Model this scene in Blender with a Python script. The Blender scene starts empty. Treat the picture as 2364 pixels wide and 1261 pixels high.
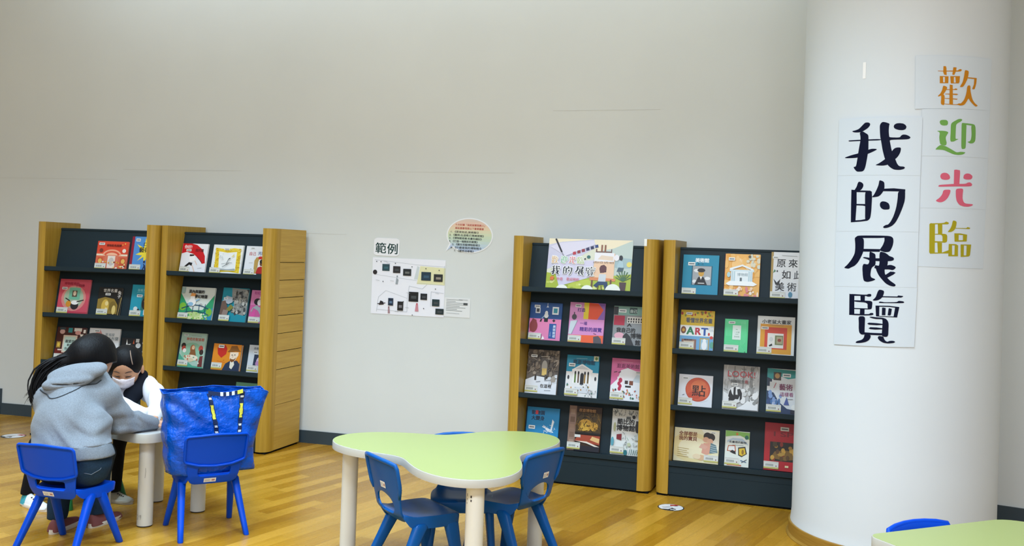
import bpy, bmesh, math, random
import numpy as np
from mathutils import Vector, Matrix, geometry

S = bpy.context.scene
COL = S.collection
random.seed(7)

# ------------------------------------------------------------------ camera
F_PX, CX_PX, CY_PX = 2198.09, 1182.0, 559.8          # focal length / principal point in a 2364x1261 frame
PITCH, ROLL, CAM_H = 0.0102, 0.0339, 1.4434
cam_d = bpy.data.cameras.new('camera')
cam = bpy.data.objects.new('camera', cam_d)
COL.objects.link(cam)
cam_d.sensor_fit = 'HORIZONTAL'
cam_d.sensor_width = 36.0
cam_d.lens = F_PX / 2364.0 * 36.0
cam_d.shift_y = -(630.5 - CY_PX) / 2364.0
cam_d.clip_start, cam_d.clip_end = 0.05, 100
_f = Vector((0, math.cos(PITCH), math.sin(PITCH)))
_u0 = Vector((0, -math.sin(PITCH), math.cos(PITCH)))
_r0 = Vector((1, 0, 0))
_r = _r0 * math.cos(ROLL) + _u0 * math.sin(ROLL)
_u = -_r0 * math.sin(ROLL) + _u0 * math.cos(ROLL)
cam.matrix_world = Matrix(((_r.x, _u.x, -_f.x, 0), (_r.y, _u.y, -_f.y, 0), (_r.z, _u.z, -_f.z, CAM_H), (0, 0, 0, 1)))
S.camera = cam

# ------------------------------------------------------------------ world, lights, exposure
S.view_settings.view_transform = 'Standard'
S.view_settings.look = 'None'
S.view_settings.gamma = 1.0
S.view_settings.exposure = 0.0
S.view_settings.use_curve_mapping = False
W = bpy.data.worlds.new('world'); S.world = W
W.use_nodes = True
W.node_tree.nodes['Background'].inputs[0].default_value = (0.84, 0.94, 1.0, 1)
W.node_tree.nodes['Background'].inputs[1].default_value = 0.5

def area(name, loc, rot, sx, sy, power, color=(1, 1, 1), spread=math.pi):
    d = bpy.data.lights.new(name, 'AREA'); d.shape = 'RECTANGLE'
    d.size, d.size_y, d.energy, d.color, d.spread = sx, sy, power, color, spread
    o = bpy.data.objects.new(name, d); o.location = loc; o.rotation_euler = rot
    COL.objects.link(o); return o
for x, y in ((-3.5, 4.4), (-1.75, 4.0), (0.0, 3.6)):
    area('ceiling_panel_light', (x, y, 4.05), (0, 0, 0), 1.2, 0.6, 56, (0.60, 0.81, 1.0), 2.0)
for x in (-2.8, -0.6, 1.5):
    area('ceiling_panel_light', (x, 0.6, 4.05), (0, 0, 0), 1.2, 0.6, 104, (0.75, 0.86, 1.0), 2.8)
# cove strip that washes the top of the long wall
area('cove_strip_light', (-0.6, 5.75, 4.1), (math.radians(38), 0, math.radians(-17)), 6.5, 0.12, 35, (0.75, 0.88, 1.0))
# daylight from the tall windows of the hall behind the camera
area('window_daylight', (-1.2, -3.2, 2.6), (math.radians(82), 0, math.radians(6)), 5.5, 2.6, 128, (0.98, 0.94, 1.0))

# ------------------------------------------------------------------ materials
def lin(h):
    h = h.lstrip('#')
    if len(h) == 3: h = ''.join(c * 2 for c in h)
    c = [int(h[i:i + 2], 16) / 255 for i in (0, 2, 4)]
    return tuple((v / 12.92 if v <= 0.04045 else ((v + 0.055) / 1.055) ** 2.4) for v in c) + (1,)
_mats = {}
def mat(hexc, rough=0.5, spec=0.4, coat=0.0, name=None, sheen=0.0, sss=0.0, noise=None, bump=None):
    """noise = (scale, amount): value mottling; bump = (scale, strength, distance)"""
    key = (hexc, rough, spec, coat, name, sheen, sss, noise, bump)
    if key in _mats: return _mats[key]
    m = bpy.data.materials.new(name or ('colour_' + hexc.lstrip('#'))); m.use_nodes = True
    nt = m.node_tree; b = nt.nodes['Principled BSDF']
    b.inputs['Base Color'].default_value = lin(hexc)
    b.inputs['Roughness'].default_value = rough
    b.inputs['Specular IOR Level'].default_value = spec
    b.inputs['Coat Weight'].default_value = coat
    b.inputs['Coat Roughness'].default_value = 0.12
    b.inputs['Sheen Weight'].default_value = sheen
    if sss:
        b.inputs['Subsurface Weight'].default_value = sss
        b.inputs['Subsurface Radius'].default_value = (0.012, 0.005, 0.003)
    tc = None
    if noise or bump:
        tc = nt.nodes.new('ShaderNodeTexCoord')
    if noise:
        n = nt.nodes.new('ShaderNodeTexNoise'); n.inputs['Scale'].default_value = noise[0]; n.inputs['Detail'].default_value = 4
        nt.links.new(tc.outputs['Object'], n.inputs['Vector'])
        r = nt.nodes.new('ShaderNodeMapRange')
        r.inputs[1].default_value, r.inputs[2].default_value = 0.3, 0.7
        r.inputs[3].default_value, r.inputs[4].default_value = 1 - noise[1], 1 + noise[1]
        nt.links.new(n.outputs['Fac'], r.inputs[0])
        mx = nt.nodes.new('ShaderNodeVectorMath'); mx.operation = 'SCALE'
        mx.inputs[0].default_value = lin(hexc)[:3]
        nt.links.new(r.outputs[0], mx.inputs['Scale'])
        nt.links.new(mx.outputs[0], b.inputs['Base Color'])
    if bump:
        n2 = nt.nodes.new('ShaderNodeTexNoise'); n2.inputs['Scale'].default_value = bump[0]; n2.inputs['Detail'].default_value = 5
        nt.links.new(tc.outputs['Object'], n2.inputs['Vector'])
        bp = nt.nodes.new('ShaderNodeBump'); bp.inputs['Strength'].default_value = bump[1]; bp.inputs['Distance'].default_value = bump[2]
        nt.links.new(n2.outputs['Fac'], bp.inputs['Height']); nt.links.new(bp.outputs[0], b.inputs['Normal'])
    _mats[key] = m
    return m

def wood_mat(name, c1, c2, axis, rough=0.42, scale=(60, 60, 2.0)):
    """fine straight grain running along the axis with the small scale"""
    m = bpy.data.materials.new(name); m.use_nodes = True
    nt = m.node_tree; b = nt.nodes['Principled BSDF']
    b.inputs['Roughness'].default_value = rough
    b.inputs['Specular IOR Level'].default_value = 0.35
    tc = nt.nodes.new('ShaderNodeTexCoord'); mp = nt.nodes.new('ShaderNodeMapping')
    mp.inputs['Scale'].default_value = scale
    nt.links.new(tc.outputs['Object'], mp.inputs['Vector'])
    n = nt.nodes.new('ShaderNodeTexNoise'); n.inputs['Scale'].default_value = 1.0; n.inputs['Detail'].default_value = 6; n.inputs['Roughness'].default_value = 0.65
    nt.links.new(mp.outputs[0], n.inputs['Vector'])
    cr = nt.nodes.new('ShaderNodeValToRGB')
    cr.color_ramp.elements[0].position, cr.color_ramp.elements[1].position = 0.28, 0.74
    cr.color_ramp.elements[0].color, cr.color_ramp.elements[1].color = lin(c1), lin(c2)
    nt.links.new(n.outputs['Fac'], cr.inputs[0]); nt.links.new(cr.outputs[0], b.inputs['Base Color'])
    bp = nt.nodes.new('ShaderNodeBump'); bp.inputs['Strength'].default_value = 0.12; bp.inputs['Distance'].default_value = 0.002
    nt.links.new(n.outputs['Fac'], bp.inputs['Height']); nt.links.new(bp.outputs[0], b.inputs['Normal'])
    return m

def floor_mat():
    m = bpy.data.materials.new('oak_strip_floor'); m.use_nodes = True
    nt = m.node_tree; b = nt.nodes['Principled BSDF']; L = nt.links.new
    N = nt.nodes.new
    def math_(op, a, bb=None, c=None):
        n = N('ShaderNodeMath'); n.operation = op
        for i, v in enumerate((a, bb, c)):
            if v is None: continue
            if isinstance(v, (int, float)): n.inputs[i].default_value = v
            else: L(v, n.inputs[i])
        return n.outputs[0]
    tc = N('ShaderNodeTexCoord'); mp = N('ShaderNodeMapping')
    mp.inputs['Rotation'].default_value = (0, 0, math.radians(-FLOOR_ANG))
    L(tc.outputs['Object'], mp.inputs['Vector'])
    sx = N('ShaderNodeSeparateXYZ'); L(mp.outputs[0], sx.inputs[0])
    PW, PL = 0.082, 0.95
    v = math_('DIVIDE', sx.outputs[1], PW); row = math_('FLOOR', v)
    wn = N('ShaderNodeTexWhiteNoise'); wn.noise_dimensions = '1D'; L(row, wn.inputs['W'])
    u = math_('ADD', math_('DIVIDE', sx.outputs[0], PL), math_('MULTIPLY', wn.outputs['Value'], 7.0))
    colm = math_('FLOOR', u)
    cb = N('ShaderNodeCombineXYZ'); L(row, cb.inputs[0]); L(colm, cb.inputs[1])
    w2 = N('ShaderNodeTexWhiteNoise'); w2.noise_dimensions = '2D'; L(cb.outputs[0], w2.inputs['Vector'])
    # grain
    mp2 = N('ShaderNodeMapping'); mp2.inputs['Scale'].default_value = (2.2, 48, 1)
    L(mp.outputs[0], mp2.inputs['Vector'])
    off = N('ShaderNodeVectorMath'); off.operation = 'ADD'; L(mp2.outputs[0], off.inputs[0])
    sc = N('ShaderNodeVectorMath'); sc.operation = 'SCALE'; L(w2.outputs['Color'], sc.inputs[0]); sc.inputs['Scale'].default_value = 50
    L(sc.outputs[0], off.inputs[1])
    n = N('ShaderNodeTexNoise'); n.inputs['Scale'].default_value = 1; n.inputs['Detail'].default_value = 5; n.inputs['Roughness'].default_value = .6
    L(off.outputs[0], n.inputs['Vector'])
    val = math_('ADD', math_('MULTIPLY', w2.outputs['Value'], 0.66), math_('MULTIPLY', n.outputs['Fac'], 0.36))
    cr = N('ShaderNodeValToRGB'); e = cr.color_ramp.elements
    e[0].position, e[0].color = 0.08, lin('#93640f')
    e[1].position, e[1].color = 0.98, lin('#c8983a')
    k = e.new(0.35); k.color = lin('#a87a1c')
    k = e.new(0.62); k.color = lin('#b6882a')
    L(val, cr.inputs[0])
    # joints
    fv = math_('FRACT', v); fu = math_('FRACT', u)
    jv = math_('MINIMUM', fv, math_('SUBTRACT', 1.0, fv)); ju = math_('MINIMUM', fu, math_('SUBTRACT', 1.0, fu))
    jl = math_('MINIMUM', math_('MULTIPLY', jv, PW), math_('MULTIPLY', ju, PL))
    jm = N('ShaderNodeMapRange'); L(jl, jm.inputs[0])
    jm.inputs[1].default_value, jm.inputs[2].default_value, jm.inputs[3].default_value, jm.inputs[4].default_value = 0, 0.0014, 0.62, 1
    vm = N('ShaderNodeVectorMath'); vm.operation = 'SCALE'; L(cr.outputs[0], vm.inputs[0]); L(jm.outputs[0], vm.inputs['Scale'])
    L(vm.outputs[0], b.inputs['Base Color'])
    rr = N('ShaderNodeMapRange'); L(n.outputs['Fac'], rr.inputs[0]); rr.inputs[3].default_value, rr.inputs[4].default_value = 0.20, 0.34
    L(rr.outputs[0], b.inputs['Roughness'])
    b.inputs['Specular IOR Level'].default_value = 0.42
    bp = N('ShaderNodeBump'); bp.inputs['Strength'].default_value = 0.15; bp.inputs['Distance'].default_value = 0.002
    L(jm.outputs[0], bp.inputs['Height']); L(bp.outputs[0], b.inputs['Normal'])
    return m
FLOOR_ANG = 58

# ------------------------------------------------------------------ object helpers
def tag(o, label=None, cat=None, group=None, kind=None):
    if label: o['label'] = label
    if cat: o['category'] = cat
    if group: o['group'] = group
    if kind: o['kind'] = kind
    return o
def empty(name, loc=(0, 0, 0), rz=0, mw=None):
    o = bpy.data.objects.new(name, None); COL.objects.link(o)
    o.empty_display_size = 0.1
    if mw is not None: o.matrix_world = mw
    else: o.location = loc; o.rotation_euler = (0, 0, rz)
    return o
def copy_tree(o, parent=None):
    c = o.copy(); COL.objects.link(c); c.parent = parent
    for ch in o.children: copy_tree(ch, c)
    return c

class MB:
    """collects geometry for ONE mesh object"""
    def __init__(s): s.v, s.f, s.m, s.mats = [], [], [], []
    def mi(s, m):
        if m not in s.mats: s.mats.append(m)
        return s.mats.index(m)
    def add(s, vs, fs, m):
        o = len(s.v); s.v += [tuple(p) for p in vs]
        k = s.mi(m)
        for f in fs: s.f.append([i + o for i in f]); s.m.append(k)
    def box(s, a, b, m):
        (x0, y0, z0), (x1, y1, z1) = a, b
        s.add([(x0, y0, z0), (x1, y0, z0), (x1, y1, z0), (x0, y1, z0), (x0, y0, z1), (x1, y0, z1), (x1, y1, z1), (x0, y1, z1)],
              [(0, 3, 2, 1), (4, 5, 6, 7), (0, 1, 5, 4), (1, 2, 6, 5), (2, 3, 7, 6), (3, 0, 4, 7)], m)
    def prism(s, poly, z0, z1, m, mapf=None, cap=True):
        """poly in 2D (ccw) extruded from z0 to z1; mapf(x,y,z)->world"""
        mapf = mapf or (lambda x, y, z: (x, y, z)); n = len(poly)
        vs = [mapf(x, y, z0) for x, y in poly] + [mapf(x, y, z1) for x, y in poly]
        fs = [(i, (i + 1) % n, n + (i + 1) % n, n + i) for i in range(n)]
        if cap: fs += [tuple(range(n - 1, -1, -1)), tuple(range(n, 2 * n))]
        s.add(vs, fs, m)
    def rings(s, rings, m, close=True, cap0=True, cap1=True):
        n = len(rings[0]); vs = [p for r in rings for p in r]; fs = []
        for a in range(len(rings) - 1):
            for i in range(n if close else n - 1):
                j = (i + 1) % n
                fs.append((a * n + i, a * n + j, (a + 1) * n + j, (a + 1) * n + i))
        if cap0: fs.append(tuple(range(n - 1, -1, -1)))
        if cap1: fs.append(tuple(range((len(rings) - 1) * n, len(rings) * n)))
        s.add(vs, fs, m)
    def tube(s, pts, rad, m, n=12, closed=False, sq=1.0):
        pts = [Vector(p) for p in pts]; k = len(pts); rs = []
        if not isinstance(rad, (list, tuple)): rad = [rad] * k
        up = None
        for i, p in enumerate(pts):
            if closed: t = pts[(i + 1) % k] - pts[i - 1]
            else: t = pts[min(i + 1, k - 1)] - pts[max(i - 1, 0)]
            t.normalize()
            if up is None:
                up = Vector((0, 0, 1)) if abs(t.z) < .9 else Vector((0, 1, 0))
            a = t.cross(up).normalized(); bb = a.cross(t).normalized(); up = bb
            rs.append([p + (a * math.cos(2 * math.pi * q / n) + bb * sq * math.sin(2 * math.pi * q / n)) * rad[i] for q in range(n)])
        if closed: rs.append(rs[0]); s.rings(rs, m, cap0=False, cap1=False)
        else: s.rings(rs, m)
    def build(s, name, parent=None, smooth=False, bevel=0.0, subsurf=0, angle=None):
        me = bpy.data.meshes.new(name); me.from_pydata(s.v, [], s.f)
        for m in s.mats: me.materials.append(m)
        if len(s.mats) > 1: me.polygons.foreach_set('material_index', s.m)
        bm = bmesh.new(); bm.from_mesh(me)
        bmesh.ops.remove_doubles(bm, verts=bm.verts, dist=1e-6) if smooth else None
        bmesh.ops.recalc_face_normals(bm, faces=bm.faces) if smooth != 'flat' else None
        bm.to_mesh(me); bm.free()
        if smooth is True:
            me.polygons.foreach_set('use_smooth', [True] * len(me.polygons))
            if angle is not None: me.set_sharp_from_angle(angle=math.radians(angle))
        o = bpy.data.objects.new(name, me); COL.objects.link(o)
        if parent: o.parent = parent
        if bevel:
            b = o.modifiers.new('bevel', 'BEVEL'); b.width = bevel; b.segments = 3; b.limit_method = 'ANGLE'; b.angle_limit = math.radians(50)
        if subsurf:
            q = o.modifiers.new('subdivision', 'SUBSURF'); q.levels = q.render_levels = subsurf
        return o

def rrect(x0, y0, x1, y1, r, n=5):
    out = []
    for cx, cy, a0 in ((x1 - r, y0 + r, -90), (x1 - r, y1 - r, 0), (x0 + r, y1 - r, 90), (x0 + r, y0 + r, 180)):
        for k in range(n + 1):
            a = math.radians(a0 + 90 * k / n); out.append((cx + r * math.cos(a), cy + r * math.sin(a)))
    return out

def soften(pl, it=2, r=0.2):
    """rounds the outline of a brush stroke; short plain bars keep their corners"""
    if len(pl) < 8: return pl
    for _ in range(it):
        out = []
        for i in range(len(pl)):
            a, b = pl[i], pl[(i + 1) % len(pl)]
            out += [(a[0] + (b[0] - a[0]) * r, a[1] + (b[1] - a[1]) * r), (b[0] + (a[0] - b[0]) * r, b[1] + (a[1] - b[1]) * r)]
        pl = out
    return pl
_txt = {}
def text_tris(body, bold=0.0):
    """triangles of a line of lettering, cap height about 0.73, x from 0"""
    k = (body, bold)
    if k in _txt: return _txt[k]
    c = bpy.data.curves.new('lettering', 'FONT'); c.body = body; c.size = 1.0; c.offset = bold; c.resolution_u = 4
    o = bpy.data.objects.new('lettering', c); COL.objects.link(o)
    dg = bpy.context.evaluated_depsgraph_get()
    e = o.evaluated_get(dg); me = e.to_mesh()
    vs = [(v.co.x, v.co.y) for v in me.vertices]; fs = [tuple(p.vertices) for p in me.polygons]
    e.to_mesh_clear(); bpy.data.objects.remove(o); bpy.data.curves.remove(c)
    if vs:
        x0 = min(v[0] for v in vs); vs = [(v[0] - x0, v[1]) for v in vs]; wd = max(v[0] for v in vs)
    else: wd = 0
    _txt[k] = (vs, fs, wd); return _txt[k]

def tess(poly):
    """triangulate a simple polygon given as 2D points"""
    t = geometry.tessellate_polygon([[Vector((x, y, 0)) for x, y in poly]])
    out = []
    for a, b, c in t:
        (x0, y0), (x1, y1), (x2, y2) = poly[a], poly[b], poly[c]
        out.append((a, b, c) if (x1 - x0) * (y2 - y0) - (x2 - x0) * (y1 - y0) > 0 else (a, c, b))
    return out

# artwork vocabulary, coordinates in percent of the sheet (x right, y up)
def R(x0, y0, x1, y1, c): return ('p', [(x0, y0), (x1, y0), (x1, y1), (x0, y1)], c)
def P(c, *pts): return ('p', list(pts), c)
def E(cx, cy, rx, ry, c, n=20, a0=0, a1=360):
    pts = [(cx + rx * math.cos(math.radians(a0 + (a1 - a0) * k / n)), cy + ry * math.sin(math.radians(a0 + (a1 - a0) * k / n))) for k in range(n + (a1 - a0 != 360))]
    return ('p', pts, c)
def T(x, y, size, body, c, bold=0.0, w=None): return ('t', x, y, size, body, c, bold, w)   # size in percent of the height; w = fit to this width
def TV(x, y, size, body, c, bold=0.0): return ('tv', x, y, size, body, c, bold)
def G(ch, x, y, w, h, c): return ('g', ch, x, y, w, h, c)                              # one of the brush-drawn characters
def LN(x0, y0, x1, y1, t, c):
    dx, dy = x1 - x0, y1 - y0; l = math.hypot(dx, dy) or 1; nx, ny = -dy / l * t / 2, dx / l * t / 2
    return ('p', [(x0 + nx, y0 + ny), (x0 - nx, y0 - ny), (x1 - nx, y1 - ny), (x1 + nx, y1 + ny)], c)

def clip_rect(pts, x0, y0, x1, y1):
    for ax, lim, sg in ((0, x0, 1), (0, x1, -1), (1, y0, 1), (1, y1, -1)):
        out = []
        for i in range(len(pts)):
            a, b = pts[i - 1], pts[i]; da, db = (a[ax] - lim) * sg, (b[ax] - lim) * sg
            if (da >= 0) != (db >= 0):
                t = da / (da - db); out.append((a[0] + (b[0] - a[0]) * t, a[1] + (b[1] - a[1]) * t))
            if db >= 0: out.append(b)
        pts = out
        if len(pts) < 3: return []
    return pts
def draw_art(mb, items, w, h, place, rough=0.42, step=0.00012, first=1):
    """lays printed shapes onto a sheet; place(x,y,lift)->local point"""
    k = first
    for it in items:
        lift = k * step; k += 1
        if it[0] == 'p':
            pts = [(x / 100 * w, y / 100 * h) for x, y in clip_rect(it[1], 0, 0, 100, 100)]
            if not pts: continue
            mb.add([place(x, y, lift) for x, y in pts], tess(pts), mat(it[2], rough))
        elif it[0] in ('t', 'tv'):
            if it[0] == 't': runs = [(it[1], it[2], it[4])]
            else: runs = [(it[1], it[2] - i * it[3] * 1.05, ch) for i, ch in enumerate(it[4])]
            for (x, y, body) in runs:
                vs, fs, wd = text_tris(body)
                sz = it[3] / 100 * h; sx = sz
                if it[0] == 't' and it[7] and wd: sx = it[7] / 100 * w / wd
                q = max(0, it[6]) * .8
                for j_, (ox, oy) in enumerate(((0, 0),) if not q else ((-q, -q * .6), (q, q * .6), (q, -q * .6), (-q, q * .6))):      # heavier strokes by overprinting
                    mb.add([place(x / 100 * w + (a + ox) * sx, y / 100 * h + (b + oy) * sz, lift + j_ * step * .2) for a, b in vs], fs, mat(it[5], rough))
        elif it[0] == 'g':
            _, ch, x, y, gw, gh, c = it
            polys = GLYPHS[ch]
            xs = [p[0] for pl in polys for p in pl]; zs = [p[1] for pl in polys for p in pl]
            a0, a1, b0, b1 = min(xs), max(xs), min(zs), max(zs)
            for j_, pl in enumerate(polys):
                pts = [((x + gw * (p[0] - a0) / (a1 - a0)) / 100 * w, (y + gh * (p[1] - b0) / (b1 - b0)) / 100 * h) for p in soften(pl, 1)]
                mb.add([place(px, py, lift + j_ * step * .04) for px, py in pts], tess(pts), mat(c, rough))

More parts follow.
